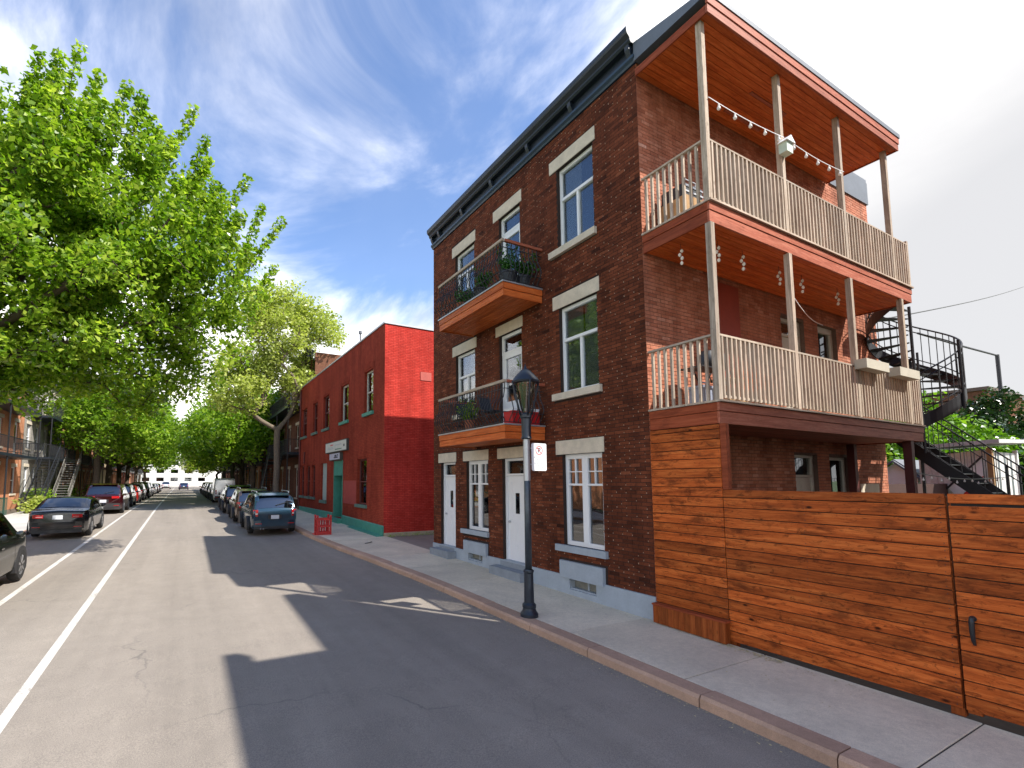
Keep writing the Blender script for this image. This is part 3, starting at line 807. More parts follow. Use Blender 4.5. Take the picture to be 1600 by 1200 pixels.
def room(m, P, o, d=0.9):
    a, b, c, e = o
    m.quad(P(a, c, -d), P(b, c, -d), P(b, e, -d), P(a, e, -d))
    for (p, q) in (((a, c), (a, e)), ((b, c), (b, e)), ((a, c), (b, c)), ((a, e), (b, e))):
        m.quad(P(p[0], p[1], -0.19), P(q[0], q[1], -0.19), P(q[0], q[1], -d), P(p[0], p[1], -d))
def window(parent, P, o, style, frame=None, glass=None, curtain=None, set_=-0.10, roomd=0.7, fw=0.055, label=None):
    frame = frame or M_white; glass = glass or M_glass
    a, b, c, d = o
    f = MB(); w0, w1 = set_ - 0.06, set_ + 0.015
    def bar(u0, u1, v0, v1, q=0.0): f.boxP(P, u0, u1, v0, v1, w0, w1 + q)
    bar(a, a + fw, c, d); bar(b - fw, b, c, d); bar(a + fw, b - fw, d - fw * 1.25, d); bar(a + fw, b - fw, c, c + fw)
    panes = []
    A, B, Cc, D = a + fw, b - fw, c + fw, d - fw * 1.25
    if style == 'T':      # transom above two lights
        zt = Cc + (D - Cc) * 0.63; um = (A + B) / 2 + (B - A) * 0.0
        bar(A, B, zt - 0.03, zt + 0.03, 0.01); bar(um - 0.025, um + 0.025, Cc, zt - 0.03)
        panes = [(A, B, zt + 0.03, D), (A, um - 0.025, Cc, zt - 0.03), (um + 0.025, B, Cc, zt - 0.03)]
    elif style == 'C':    # pair of casements with a 2x2 grid in their top third
        um = (A + B) / 2; bar(um - 0.045, um + 0.045, Cc, D, 0.006)
        for (p, q) in ((A, um - 0.045), (um + 0.045, B)):
            zt = Cc + (D - Cc) * 0.68
            bar(p, p + 0.03, Cc, D); bar(q - 0.03, q, Cc, D); bar(p + 0.03, q - 0.03, Cc, Cc + 0.03); bar(p + 0.03, q - 0.03, D - 0.03, D)
            p += 0.03; q -= 0.03; c2 = Cc + 0.03; d2 = D - 0.03
            bar(p, q, zt - 0.02, zt + 0.02, 0.003); mu = (p + q) / 2; mv = (zt + d2) / 2
            bar(mu - 0.01, mu + 0.01, zt + 0.02, d2); bar(p, mu - 0.01, mv - 0.01, mv + 0.01); bar(mu + 0.01, q, mv - 0.01, mv + 0.01)
            panes += [(p, q, c2, zt - 0.02), (p, mu - .01, zt + .02, mv - .01), (mu + .01, q, zt + .02, mv - .01), (p, mu - .01, mv + .01, d2), (mu + .01, q, mv + .01, d2)]
    elif style == 'S':    # sash
        zt = (Cc + D) / 2; bar(A, B, zt - 0.025, zt + 0.025, 0.01)
        panes = [(A, B, zt + 0.025, D), (A, B, Cc, zt - 0.025)]
    elif style == 'P':
        panes = [(A, B, Cc, D)]
    w = f.build('window', frame, parent)
    if label: w['label'] = label
    for p in panes:
        g = MB(); g.boxP(P, p[0], p[1], p[2], p[3], set_ - 0.035, set_ - 0.027); g.build('pane', glass, w)
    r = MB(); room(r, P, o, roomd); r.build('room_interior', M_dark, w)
    if curtain:
        for (p, q, c_, d_) in curtain:
            k = MB(); n = max(4, int((q - p) / 0.035)); pts = []
            for i in range(n + 1):
                u = p + (q - p) * i / n
                pts.append((u, set_ - 0.065 + 0.014 * math.sin(i * 2.1)))
            for (u, wv), (u2, wv2) in zip(pts, pts[1:]):
                k.quad(P(u, c_, wv), P(u2, c_, wv2), P(u2, d_, wv2), P(u, d_, wv))
            k.build('curtain', M_curt, w)
    return w
def door(parent, P, o, leaf=None, transom=True, lite=None, set_=-0.12, label=None, mirror=False, frame=None):
    leaf = leaf or M_white; frame = frame or M_white
    a, b, c, d = o; fw = 0.06
    f = MB(); w0, w1 = set_ - 0.06, set_ + 0.03
    zt = c + (d - c) * 0.83 if transom else d - fw
    f.boxP(P, a, a + fw, c, d, w0, w1); f.boxP(P, b - fw, b, c, d, w0, w1); f.boxP(P, a + fw, b - fw, d - fw, d, w0, w1)
    if transom: f.boxP(P, a + fw, b - fw, zt, zt + 0.05, w0, w1 + 0.004)
    fr = f.build('door_frame', frame, parent)
    if transom:
        g = MB(); g.boxP(P, a + fw, b - fw, zt + 0.05, d - fw, set_ - 0.03, set_ - 0.02); g.build('pane', M_glass, fr)
    D = MB(); A, B = a + fw + 0.004, b - fw - 0.004; t = zt - 0.006
    hasl = lite is not None
    D.boxP(P, A, B, c + 0.01, t, set_ - 0.05, set_ - 0.012)
    # raised panels
    W = B - A
    pz = [(0.06, 0.20), (0.24, 0.43)] if hasl else [(0.06, 0.26), (0.31, 0.56), (0.62, 0.93)]
    for (p, q) in pz:
        for (s0, s1) in ((0.14, 0.46), (0.54, 0.86)):
            D.boxP(P, A + W * s0, A + W * s1, c + (t - c) * p, c + (t - c) * q, set_ - 0.012, set_ - 0.004)
    if hasl:
        for (s0, s1) in ((0.10, 0.20), (0.8, 0.9)):
            for (p, q) in ((0.50, 0.68), (0.72, 0.93)): D.boxP(P, A + W * s0, A + W * s1, c + (t - c) * p, c + (t - c) * q, set_ - 0.012, set_ - 0.004)
        for (p, q) in ((0.44, 0.47), (0.86, 0.93)): D.boxP(P, A + W * 0.3, A + W * 0.7, c + (t - c) * p, c + (t - c) * q, set_ - 0.012, set_ - 0.004)
    dd = D.build('door', leaf, parent)
    if label: dd['label'] = label
    if hasl:
        g = MB(); g.boxP(P, A + W * lite[0], A + W * lite[1], c + (t - c) * lite[2], c + (t - c) * lite[3], set_ - 0.011, set_ - 0.002); g.build('pane', M_glassd, dd)
    h = MB(); u = (B - 0.07) if not mirror else (A + 0.07)
    p = P(u, c + (t - c) * 0.46, set_ + 0.03); h.lathe([(0.012, -0.02), (0.028, 0), (0.028, 0.03), (0.01, 0.04)], 8, p, 'x' if P(0, 0, 1)[0] != 0 else 'y'); h.build('handle', M_silver, dd)
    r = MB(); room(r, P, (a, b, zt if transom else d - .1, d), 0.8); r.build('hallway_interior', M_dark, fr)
cw = lambda o, f0, f1, top=1.0: (o[0] + (o[1] - o[0]) * f0, o[0] + (o[1] - o[0]) * f1, o[2], o[2] + (o[3] - o[2]) * top)
o = op['w3R']; window(house, F, o, 'T', curtain=[cw(o, 0.45, 0.95)])
o = op['w2R']; window(house, F, o, 'T', curtain=[cw(o, 0.03, 0.45, 0.97), cw(o, 0.5, 0.97, 0.97)])
o = op['w3L']; window(house, F, o, 'T', curtain=[cw(o, 0.6, 0.97)])
o = op['w2L']; window(house, F, o, 'T', curtain=[cw(o, 0.5, 0.97, 0.6)])
window(house, F, op['w1R'], 'C', glass=M_glassd)
window(house, F, op['w1M'], 'C', glass=M_glassd)
door(house, F, op['d1M'], lite=(0.40, 0.60, 0.56, 0.80), label='white front door with narrow pane')
door(house, F, op['d1L'], lite=(0.40, 0.60, 0.56, 0.80))
for k in ('w3M', 'w2M'):
    a, b, c, d = op[k]
    zt = c + (d - c) * 0.80
    window(house, F, (a, b, zt, d), 'P', fw=0.06)
    # glazed balcony door
    D = MB(); D.boxP(F, a, a + 0.14, c, zt, -0.16, -0.09); D.boxP(F, b - 0.14, b, c, zt, -0.16, -0.09)
    D.boxP(F, a + 0.14, b - 0.14, c, c + 0.75, -0.16, -0.09); D.boxP(F, a + 0.14, b - 0.14, zt - 0.12, zt, -0.16, -0.09)
    dd = D.build('balcony_door', M_white, house)
    g = MB(); g.boxP(F, a + 0.14, b - 0.14, c + 0.75, zt - 0.12, -0.13, -0.12); g.build('pane', M_glass, dd)
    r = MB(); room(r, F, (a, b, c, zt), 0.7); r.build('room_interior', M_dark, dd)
# side wall openings
door(house, S, sop['gd'], leaf=M_offw, frame=M_offw); window(house, S, sop['gw'], 'S', frame=M_offw, glass=M_glassd)
door(house, S, sop['d2'], leaf=M_offw, frame=M_offw); window(house, S, sop['w2'], 'P', frame=M_offw, glass=M_glassd, fw=0.10)
door(house, S, sop['d3'], leaf=M_offw, frame=M_offw)
# red board shutter and bricked patch on the side wall
m = MB(); m.boxP(S, 9.05, 9.74, 3.6, 6.15, 0.008, 0.05)
for i in range(1, 5): pass
m.build('red_board', plain('red_boarding', (0.27, 0.035, 0.015), 0.6, 0.2, 4), house)
m = MB(); m.boxP(S, 14.4, 15.35, 0.6, 2.22, 0.0075, 0.03); m.build('cement_patch', M_stone, house)
# cornice: frieze, blue moulding, brackets, crown
def crn(name, mat, poly):
    m = MB(); m.prism(poly, lambda p: (X0 - p[0], Y1 - 0.03, p[1]), lambda p: (X0 - p[0], YE + 0.02, p[1])); return m.build(name, mat, house)
cn1 = crn('cornice_moulding', M_navy2, [(0.0, 9.86), (0.045, 9.86), (0.06, 9.90), (0.10, 9.94), (0.10, 9.99), (0.0, 9.99)])
crn('cornice_frieze', M_navy, [(0.0, 9.991), (0.035, 9.991), (0.035, 10.20), (0.0, 10.20)])
crn('cornice_crown', M_navy, [(0.0, 10.201), (0.14, 10.201), (0.17, 10.24), (0.17, 10.28), (0.235, 10.34), (0.25, 10.38), (0.25, 10.46), (0.0, 10.46)])
for k, yy in enumerate([Y1 + 0.02, 6.9, 8.3, 9.8, 11.3, 12.7, YE - 0.12]):
    m = MB(); m.prism([(0.036, 9.995), (0.08, 9.995), (0.14, 10.12), (0.15, 10.198), (0.036, 10.198)], lambda p: (X0 - p[0], yy, p[1]), lambda p: (X0 - p[0], yy + 0.09, p[1]))
    m.build('bracket', M_navy, house)
m = MB(); m.box(X0 + 0.01, XE + 0.02, Y1 - 0.03, Y1 + 0.2, ZR + 0.355, ZR + 0.45); m.box(13.95, XE + 0.03, Y1 - 0.04, Y1 + 0.01, ZR - 0.25, ZR + 0.35)
m.build('roof_flashing', plain('slate_blue_tin', (0.12, 0.14, 0.17), 0.45, 0.2, 3), house)

#@@BALCONIES
def street_balcony(zt, label, pot):
    ya, yb, xo = 8.02, 10.9, 5.90
    r = empty('balcony', label, 'balcony', (6.45, (ya + yb) / 2, zt - 0.35), 'iron railed balconies on the street facade')
    m = MB(); m.box(xo - 0.02, X0 - 0.02, ya - 0.02, yb + 0.02, zt - 0.03, zt); m.build('deck_edge', M_silver, r)
    # fascia boards: two rows on three sides
    for (z0, z1, e) in ((zt - 0.17, zt - 0.033, 0.0), (zt - 0.325, zt - 0.178, 0.012)):
        boxobj('fascia_board', M_cedy, xo + e, xo + e + 0.03, ya + e, yb - e, z0, z1, r)
        for yy in (ya + e, yb - e - 0.03):
            boxobj('fascia_board', M_cedx, xo + e + 0.032, X0 - 0.02, yy, yy + 0.03, z0, z1, r)
    n = 9
    for i in range(n):       # soffit boards run along the facade
        x0 = xo + 0.05 + (X0 - 0.03 - xo - 0.05) * i / n; x1 = xo + 0.05 + (X0 - 0.03 - xo - 0.05) * (i + 1) / n - 0.006
        boxobj('soffit_board', M_cedy, x0, x1, ya + 0.05, yb - 0.05, zt - 0.30, zt - 0.28, r)
    # wooden cap rail, iron belly balusters
    zr = zt + 0.93
    for a in ((xo - 0.01, xo + 0.05, ya, yb),):
        boxobj('handrail', M_greywy, a[0] - 0.01, a[1] + 0.01, a[2] - 0.01, a[3] + 0.01, zr - 0.06, zr, r)
    for yy in (ya, yb):
        boxobj('handrail', M_fasx, xo + 0.062, X0 - 0.01, yy - 0.02, yy + 0.04, zr - 0.06, zr, r)
    m = MB()
    for z in (zt + 0.03, zt + 0.24, zr - 0.19):
        q = 0.0 if z != zt + 0.24 else 0.0
        m.box(xo + 0.008, xo + 0.026, ya, yb, z, z + 0.012)
        m.box(xo, X0 - 0.01, ya + 0.008, ya + 0.026, z, z + 0.012); m.box(xo, X0 - 0.01, yb - 0.026, yb - 0.008, z, z + 0.012)
    m.build('rail_bar', M_black, r)
    prof = [(0, 0.03), (0.015, 0.09), (0.09, 0.18), (0.145, 0.30), (0.11, 0.43), (0.03, 0.57), (0.005, 0.70), (0.0, 0.87)]
    me = {}
    for s, (dx_, dy_) in {'f': (-1, 0), 'a': (0, -1), 'b': (0, 1)}.items():
        q = MB(); q.tube([(dx_ * p[0], dy_ * p[0], p[1]) for p in prof], 0.0115, 6); me[s] = q.mesh('baluster', M_black)
    k = int((yb - ya) / 0.115)
    for i in range(k + 1): link('baluster', me['f'], r, (xo + 0.015, ya + 0.01 + (yb - ya - 0.02) * i / k, zt))
    for i in range(1, 9):
        link('baluster', me['a'], r, (xo + 0.015 + (X0 - 0.05 - xo) * i / 9, ya + 0.015, zt)); link('baluster', me['b'], r, (xo + 0.015 + (X0 - 0.05 - xo) * i / 9, yb - 0.015, zt))
    return r
street_balcony(6.59, 'upper street balcony with planters behind its bellied iron railing', 0)
street_balcony(3.50, 'lower street balcony with a red box behind its bellied iron railing', 1)

def leaves(name, mat, pts, size, n, parent=None, seed=3, spread=0.1, kind=None, droop=0.5, aspect=0.5, local=False, outward=None):
    """n small folded leaf blades scattered round the given points"""
    rg = np.random.default_rng(seed)
    P = np.asarray(pts, float); k = rg.integers(0, len(P), n)
    off = rg.normal(0, 1, (n, 3)); off /= np.maximum(1, np.linalg.norm(off, axis=1, keepdims=True) / 1.8)
    c = P[k] + off * spread
    a = rg.normal(0, 1, (n, 3)); a[:, 2] = a[:, 2] * 0.5 - droop; a /= np.linalg.norm(a, axis=1, keepdims=True)
    b = rg.normal(0, 1, (n, 3)); b[:, 2] *= 0.6; b -= a * (a * b).sum(1, keepdims=True); b /= np.linalg.norm(b, axis=1, keepdims=True)
    nrm = np.cross(a, b)
    s = size * rg.uniform(0.6, 1.3, (n, 1))
    v = np.empty((n, 4, 3))
    v[:, 0] = c - a * s * 0.5
    v[:, 1] = c + b * s * aspect * 0.5 + a * s * 0.05 + nrm * s * 0.10
    v[:, 2] = c + a * s * 0.5 - nrm * s * 0.08
    v[:, 3] = c - b * s * aspect * 0.5 + a * s * 0.05 + nrm * s * 0.10
    me = bpy.data.meshes.new(name)
    me.vertices.add(n * 4); me.vertices.foreach_set('co', v.reshape(-1))
    me.loops.add(n * 4); me.loops.foreach_set('vertex_index', np.arange(n * 4, dtype=np.int32))
    me.polygons.add(n); me.polygons.foreach_set('loop_start', np.arange(0, n * 4, 4, dtype=np.int32)); me.polygons.foreach_set('loop_total', np.full(n, 4, dtype=np.int32))
    me.materials.append(mat); me.update(calc_edges=True)
    at = me.attributes.new('tone', 'FLOAT', 'POINT')
    tn = np.clip(rg.normal(0.5, 0.18, n) + (rg.random(len(P))[k] - 0.5) * 0.35, 0, 1)
    at.data.foreach_set('value', np.repeat(tn, 4).astype(np.float32))
    o = link(name, me, parent, local=local)
    if kind: o['kind'] = kind
    return o
def pot_plant(x, y, z, h, r, label, potmat, seed, group=None, leafmat=None):
    t = empty('potted_plant', label, 'plant', (x, y, z), group)
    m = MB(); m.lathe([(r * 0.7, 0), (r, h * 0.35), (r * 1.08, h * 0.36), (r * 1.08, h * 0.42), (r * 0.9, h * 0.42), (r * 0.85, h * 0.38)], 14, (x, y, z)); m.build('pot', potmat, t)
    rr = random.Random(seed); pts = []
    st = MB()
    for i in range(14):
        a = rr.uniform(0, 6.28); e = rr.uniform(0.3, 1.2) * r * 1.5
        tip = (x + math.cos(a) * e, y + math.sin(a) * e, z + h * rr.uniform(0.7, 1.15))
        st.tube([(x, y, z + h * 0.38), ((x + tip[0]) / 2, (y + tip[1]) / 2, z + h * 0.75), tip], 0.004, 4)
        for q in (0.4, 0.7, 1.0): pts.append((x + (tip[0] - x) * q, y + (tip[1] - y) * q, z + h * 0.4 + (tip[2] - z - h * 0.4) * q))
    st.build('stem', M_plant, t)
    leaves('foliage', leafmat or M_plant, pts, 0.085, 420, t, seed, 0.06, droop=0.4)
    return t
M_pot = plain('dark_planter', (0.03, 0.035, 0.045), 0.6, 0.2, 5)
M_terra = plain('terracotta', (0.30, 0.10, 0.05), 0.8, 0.2, 5)
GP = 'potted plants on the upper street balcony'
pot_plant(6.25, 8.30, 6.59, 0.80, 0.19, 'leafy potted plant in the near outer corner of the upper street balcony', M_pot, 1, GP)
pot_plant(6.65, 8.28, 6.59, 0.72, 0.17, 'leafy potted plant beside the wall at the near end of the upper street balcony', M_pot, 2, GP)
pot_plant(6.12, 9.2, 6.59, 0.6, 0.17, 'leafy potted plant in the middle of the upper street balcony', M_pot, 4, GP)
pot_plant(6.15, 10.1, 6.59, 0.5, 0.16, 'low potted plant at the far end of the upper street balcony', M_terra, 5, GP)
pot_plant(6.12, 9.75, 3.50, 0.62, 0.13, 'bright green potted plant on the lower street balcony', M_terra, 8, leafmat=M_leaf)
# red storage box and folding chair on the lower balcony
t = empty('storage_box', 'red storage box with white lid on the lower street balcony', 'box', (6.5, 8.2, 3.5))
m = MB(); m.box(6.17, 6.9, 8.10, 8.42, 3.502, 3.80); m.build('box', M_redp, t)
for i in range(5):
    m = MB(); m.box(6.18 + i * 0.145, 6.305 + i * 0.145, 8.09, 8.43, 3.80, 3.86); m.build('lid', M_white, t)
def folding_chair(x, y, z, label, rz, mat, group=None):
    t = empty('balcony_chair', label, 'chair', (x, y, z), group, rz)
    m = MB()
    for s in (-0.2, 0.2):
        m.tube([(s, -0.22, 0), (s, 0.2, 0.45), ], 0.012, 5); m.tube([(s, 0.22, 0), (s, -0.15, 0.44), (s, -0.26, 0.85)], 0.012, 5)
    m.tube([(-0.2, -0.26, 0.85), (0.2, -0.26, 0.85)], 0.012, 5)
    m.build('frame', M_black, t, local=True)
    m = MB(); m.box(-0.2, 0.2, -0.18, 0.2, 0.44, 0.46); m.build('seat', mat, t, local=True)
    m = MB(); m.obox((0, -0.215, 0.66), (0.4, 0.015, 0.32), Matrix.Rotation(0.26, 3, 'X')); m.build('backrest', mat, t, local=True)
GC = 'folding chairs on the street balconies'
M_dkfab = plain('dark_canvas', (0.02, 0.025, 0.035), 0.8, 0.2, 5)
folding_chair(6.4, 10.35, 3.5, 'folding chair at the far end of the lower street balcony', 2.8, M_dkfab, GC)
folding_chair(6.5, 9.35, 3.5, 'folding chair in front of the door of the lower street balcony', 3.4, M_dkfab, GC)
folding_chair(6.55, 10.45, 6.59, 'folding chair at the far end of the upper street balcony', 2.6, M_dkfab, GC)

#@@GALLERY
YB = 4.21
gal = empty('wooden_gallery', 'roofed two storey weathered wooden gallery on the side of the brick house', 'gallery', (10.5, 4.8, 0))
XG0, XG1 = 7.0, 14.3
decks = [3.50, 6.62]
for zt in decks:
    m = MB(); m.box(XG0 - 0.03, XG1 + 0.05, YB - 0.05, Y1 - 0.01, zt - 0.03, zt); m.build('deck', M_greywx, gal)
    if zt > 5: fz = ((zt - 0.165, zt - 0.035, -0.012, M_fasx), (zt - 0.355, zt - 0.17, 0.0, M_fasx))
    else: fz = ((zt - 0.165, zt - 0.035, -0.012, M_fasx), (zt - 0.355, zt - 0.17, 0.0, M_fasx))
    for (z0, z1, e, mt) in fz:
        boxobj('fascia_board', mt, XG0 + e, XG1 + 0.03 - e, YB + e, YB + e + 0.035, z0, z1, gal)
        boxobj('fascia_board', M_fasy, XG0 + e, XG0 + e + 0.035, YB + e + 0.037, Y1 - 0.015, z0, z1, gal)
        boxobj('fascia_board', M_fasy, XG1 + 0.03 - e - 0.035, XG1 + 0.03 - e, YB + e + 0.037, Y1 - 0.015, z0, z1, gal)
    n = 12
    for i in range(n):
        y0 = YB + 0.04 + (Y1 - 0.02 - YB - 0.04) * i / n; y1 = YB + 0.04 + (Y1 - 0.02 - YB - 0.04) * (i + 1) / n - 0.005
        boxobj('soffit_board', M_cedx if zt > 5 else M_fasx, XG0 + 0.04, XG1 - 0.01, y0, y1, zt - 0.335, zt - 0.315, gal)
# roof: soffit boards, fascia, sloped tin
XR0, XR1 = 6.95, 13.78
for i in range(13):
    y0 = YB - 0.12 + (Y1 - 0.02 - YB + 0.12) * i / 13; y1 = y0 + (Y1 - 0.02 - YB + 0.12) / 13 - 0.005
    boxobj('soffit_board', M_cedx, XR0 + 0.03, XR1 - 0.03, y0, y1, 9.60, 9.62, gal)
boxobj('fascia_board', M_fasx, XR0, XR1, YB - 0.16, YB - 0.125, 9.58, 9.72, gal)
boxobj('fascia_board', M_fasx, XR0 - 0.01, XR1 + 0.01, YB - 0.175, YB - 0.14, 9.725, 9.86, gal)
boxobj('fascia_board', M_fasy, XR1 - 0.03, XR1, YB - 0.12, Y1 - 0.02, 9.58, 9.72, gal)
boxobj('fascia_board', M_fasy, XR0, XR0 + 0.03, YB - 0.12, Y1 - 0.02, 9.58, 9.72, gal)
m = MB(); m.prism([(YB - 0.19, 9.862), (YB - 0.19, 9.95), (Y1 - 0.02, 10.22), (Y1 - 0.02, 9.862)], lambda p: (XR0 - 0.02, p[0], p[1]), lambda p: (XR1 + 0.03, p[0], p[1]))
m.build('gallery_roof', plain('slate_blue_tin', None), gal)
boxobj('ceiling_frame', M_fasx, 9.2, 10.4, 4.62, 4.67, 9.575, 9.599, gal); boxobj('ceiling_frame', M_fasx, 9.2, 10.4, 5.1, 5.15, 9.575, 9.599, gal)
# posts
PX = [XG0 + 0.045, 9.26, 11.47, 13.79]
for z0, z1, xs_ in ((3.50, 6.265, PX), (6.62, 9.60, [7.045, 9.24, 11.42, 13.55])):
    for x in xs_:
        boxobj('post', M_greyw, x - 0.045, x + 0.045, YB + 0.0 - 0.012, YB + 0.078, z0 + 0.001, z1, gal)
boxobj('post', plain('oxblood_post', (0.10, 0.016, 0.012), 0.6, 0.2, 4), 13.72, 13.86, YB + 0.02, YB + 0.16, -0.05, 3.143, gal)
boxobj('post', MC['oxblood_post'], 13.72, 13.86, Y1 - 0.2, Y1 - 0.06, -0.05, 3.143, gal)
# balustrades
ZB = 0.98
bm_ = {}
def balu(x, y, z0, h, bent=0.0):
    key = ('b', h)
    if key not in bm_:
        q = MB(); q.box(-0.019, 0.019, -0.019, 0.019, 0, h); bm_[key] = q.mesh('baluster', M_greyw)
    link('baluster', bm_[key], gal, (x, y, z0))
for k, zt in enumerate(decks):
    posts = PX if k == 0 else [7.045, 9.24, 11.42, 13.55]
    h = ZB
    edges = posts + ([] if k == 0 else [])
    xe = XG1 - 0.02
    spans = list(zip(posts, posts[1:])) + [(posts[-1], xe + 0.045)]
    for (a, b) in spans:
        boxobj('handrail', M_greywx, a + 0.047, b - 0.047, YB - 0.01, YB + 0.075, zt + h, zt + h + 0.035, gal)
        boxobj('bottom_rail', M_greywx, a + 0.047, b - 0.047, YB + 0.012, YB + 0.05, zt + 0.045, zt + 0.085, gal)
        n = max(1, round((b - a - 0.09) / 0.118))
        for i in range(n):
            balu(a + 0.045 + (b - a - 0.09) * (i + 0.5) / n, YB + 0.008, zt + 0.03, h - 0.032)
    if k == 0: boxobj('end_post', M_greyw, xe, xe + 0.07, YB - 0.01, YB + 0.07, zt + 0.001, zt + h + 0.04, gal)
    else: boxobj('end_post', M_greyw, xe, xe + 0.07, YB - 0.01, YB + 0.07, zt + 0.001, zt + h + 0.1, gal)
    # left end, parallel to the street
    x = XG0 + 0.03
    boxobj('handrail', M_greywy, x - 0.035, x + 0.035, YB + 0.08, Y1 - 0.02, zt + h, zt + h + 0.035, gal)
    for i in range(9):
        balu(x, YB + 0.12 + (Y1 - YB - 0.16) * (i + 0.5) / 9, zt + 0.001, h - 0.003)

# string lights
def string_lights(pts, label, n, group, sag=0.15, wire=None, k=1.0):
    t = empty('string_lights', label, 'lights', pts[0], group)
    a, b = Vector(pts[0]), Vector(pts[1])
    P_ = [a.lerp(b, i / 16) - Vector((0, 0, sag * math.sin(PI * i / 16))) for i in range(17)]
    m = MB(); m.tube(P_, 0.007, 5); m.build('cord', wire or M_white, t)
    for i in range(n):
        f = (i + 0.6) / n; p = a.lerp(b, f) - Vector((0, 0, sag * math.sin(PI * f) + 0.01))
        p = p + Vector((RND.uniform(-.04, .04), 0, RND.uniform(-.05, .03))) * (1 if k < 1 else 0)
        m = MB(); m.lathe([(0.008 * k, 0), (0.014 * k, -0.02 * k), (0.014 * k, -0.035 * k)], 6, p); m.lathe([(0.012 * k, -0.035 * k), (0.028 * k, -0.06 * k), (0.028 * k, -0.085 * k), (0.01 * k, -0.105 * k)], 8, p); m.build('bulb', M_bulb, t)
GS = 'festoon lights strung on the galleries'
string_lights([(7.08, 4.18, 8.30), (9.24, 4.17, 8.38)], 'festoon cord with bulbs between the corner post and the second post of the upper gallery', 5, GS, 0.04)
string_lights([(9.30, 4.17, 8.38), (11.42, 4.17, 8.42)], 'festoon cord with bulbs between the second and third posts of the upper gallery', 5, GS, 0.05)
string_lights([(9.3, 4.3, 5.70), (12.9, 5.3, 5.86)], 'bare white cord sagging across the lower gallery towards the wall', 0, None, 0.15)
for i, (x, y, l) in enumerate([(7.3, 4.9, 'left of the corner post'), (7.75, 4.55, 'just right of the corner post'), (8.45, 4.55, 'midway between the first two posts'), (9.7, 4.6, 'right of the second post'), (10.5, 4.6, 'before the third post'), (11.9, 4.6, 'past the third post')]):
    t = empty('hanging_bulbs', 'cluster of small glass bulbs hanging under the upper deck ' + l, 'lights', (x, y, 6.28), 'bulb clusters hanging under the upper deck')
    m = MB(); m.tube([(x, y, 6.285), (x, y, 6.0)], 0.004, 4); m.build('cord', M_black, t)
    for k in range(4):
        m = MB(); m.lathe([(0.01, 0), (0.024, -0.02), (0.026, -0.045), (0.01, -0.065)], 8, (x + 0.02 * math.cos(k * 2.2), y + 0.02 * math.sin(k * 2.2), 6.2 - k * 0.07)); m.build('bulb', M_bulb, t)
# bird house on the second post
t = empty('birdhouse', 'small white birdhouse fixed to the second post of the upper gallery', 'birdhouse', (9.19, 4.13, 8.1))
m = MB(); m.box(9.08, 9.27, 4.06, 4.19, 8.02, 8.20); m.build('box', plain('pale_mint', (0.55, 0.66, 0.55), 0.6, 0.1, 4), t)
m = MB(); m.prism([(9.04, 8.20), (9.175, 8.32), (9.31, 8.20)], lambda p: (p[0], 4.03, p[1]), lambda p: (p[0], 4.195, p[1])); m.build('roof', M_white, t)
# things on the top gallery: crates with a black appliance
t = empty('wooden_crate', 'pale plank crate standing at the house end of the upper gallery', 'crate', (7.6, 5.1, 6.62))
for i in range(5): boxobj('plank', M_tan, 7.42 + i * 0.105, 7.52 + i * 0.105, 4.84, 4.86, 6.625, 7.18, t)
for i in range(4): boxobj('plank', M_tan, 7.40, 7.42, 4.86 + i * 0.125, 4.98 + i * 0.125, 6.625, 7.18, t)
m = MB(); m.box(7.42, 7.95, 4.86, 5.36, 6.63, 7.17); m.build('crate_body', M_tan, t)
t = empty('portable_stove', 'black and grey appliance on top of the pale crate on the upper gallery', 'appliance', (7.68, 5.1, 7.18))
m = MB(); m.box(7.44, 7.93, 4.88, 5.32, 7.182, 7.42); m.build('body', M_black, t)
for z in (7.26, 7.36):
    m = MB(); m.box(7.43, 7.94, 4.868, 4.879, z, z + 0.03); m.build('trim', M_silver, t)
m = MB(); m.tube([(7.5, 4.95, 7.42), (7.5, 4.95, 7.55), (7.85, 4.95, 7.55), (7.85, 4.95, 7.42)], 0.012, 6); m.build('handle', M_silver, t)
# lower gallery: barbecue, toolbox, bench, table
t = empty('barbecue', 'black barbecue on crossed legs behind the corner post of the lower gallery', 'barbecue', (8.0, 4.9, 3.5))
m = MB(); m.lathe([(0.20, 0), (0.25, 0.06), (0.25, 0.22), (0.18, 0.32), (0.02, 0.34)], 14, (0, 0, 0), 'z')
m.v = [(8.0 + p[0] * 1.3, 4.9 + p[1] * 0.8, 4.18 + p[2]) for p in m.v]; m.build('lid', M_black, t, smooth=True, sharp=40)
m = MB()
for s in (-0.18, 0.18):
    m.tube([(7.75, 4.9 + s, 3.502), (8.25, 4.9 + s, 4.2)], 0.012, 5); m.tube([(8.25, 4.9 + s, 3.502), (7.75, 4.9 + s, 4.2)], 0.012, 5)
m.tube([(7.55, 4.75, 4.2), (7.5, 4.7, 4.16), (7.65, 4.7, 3.9)], 0.01, 5); m.build('leg', M_black, t)
m = MB(); m.box(7.40, 7.72, 4.7, 5.1, 4.16, 4.18); m.build('side_shelf', M_black, t)
t = empty('toolbox', 'grey toolbox on the deck of the lower gallery beside the barbecue', 'box', (7.45, 4.8, 3.5))
m = MB(); m.box(7.28, 7.66, 4.62, 4.86, 3.502, 3.78); m.build('body', plain('blue_grey_plastic', (0.27, 0.30, 0.38), 0.5, 0.1, 5), t)
m = MB(); m.box(7.26, 7.68, 4.60, 4.88, 3.78, 3.82); m.tube([(7.36, 4.74, 3.82), (7.36, 4.74, 3.90), (7.58, 4.74, 3.90), (7.58, 4.74, 3.82)], 0.012, 6); m.build('lid', MC['blue_grey_plastic'], t)
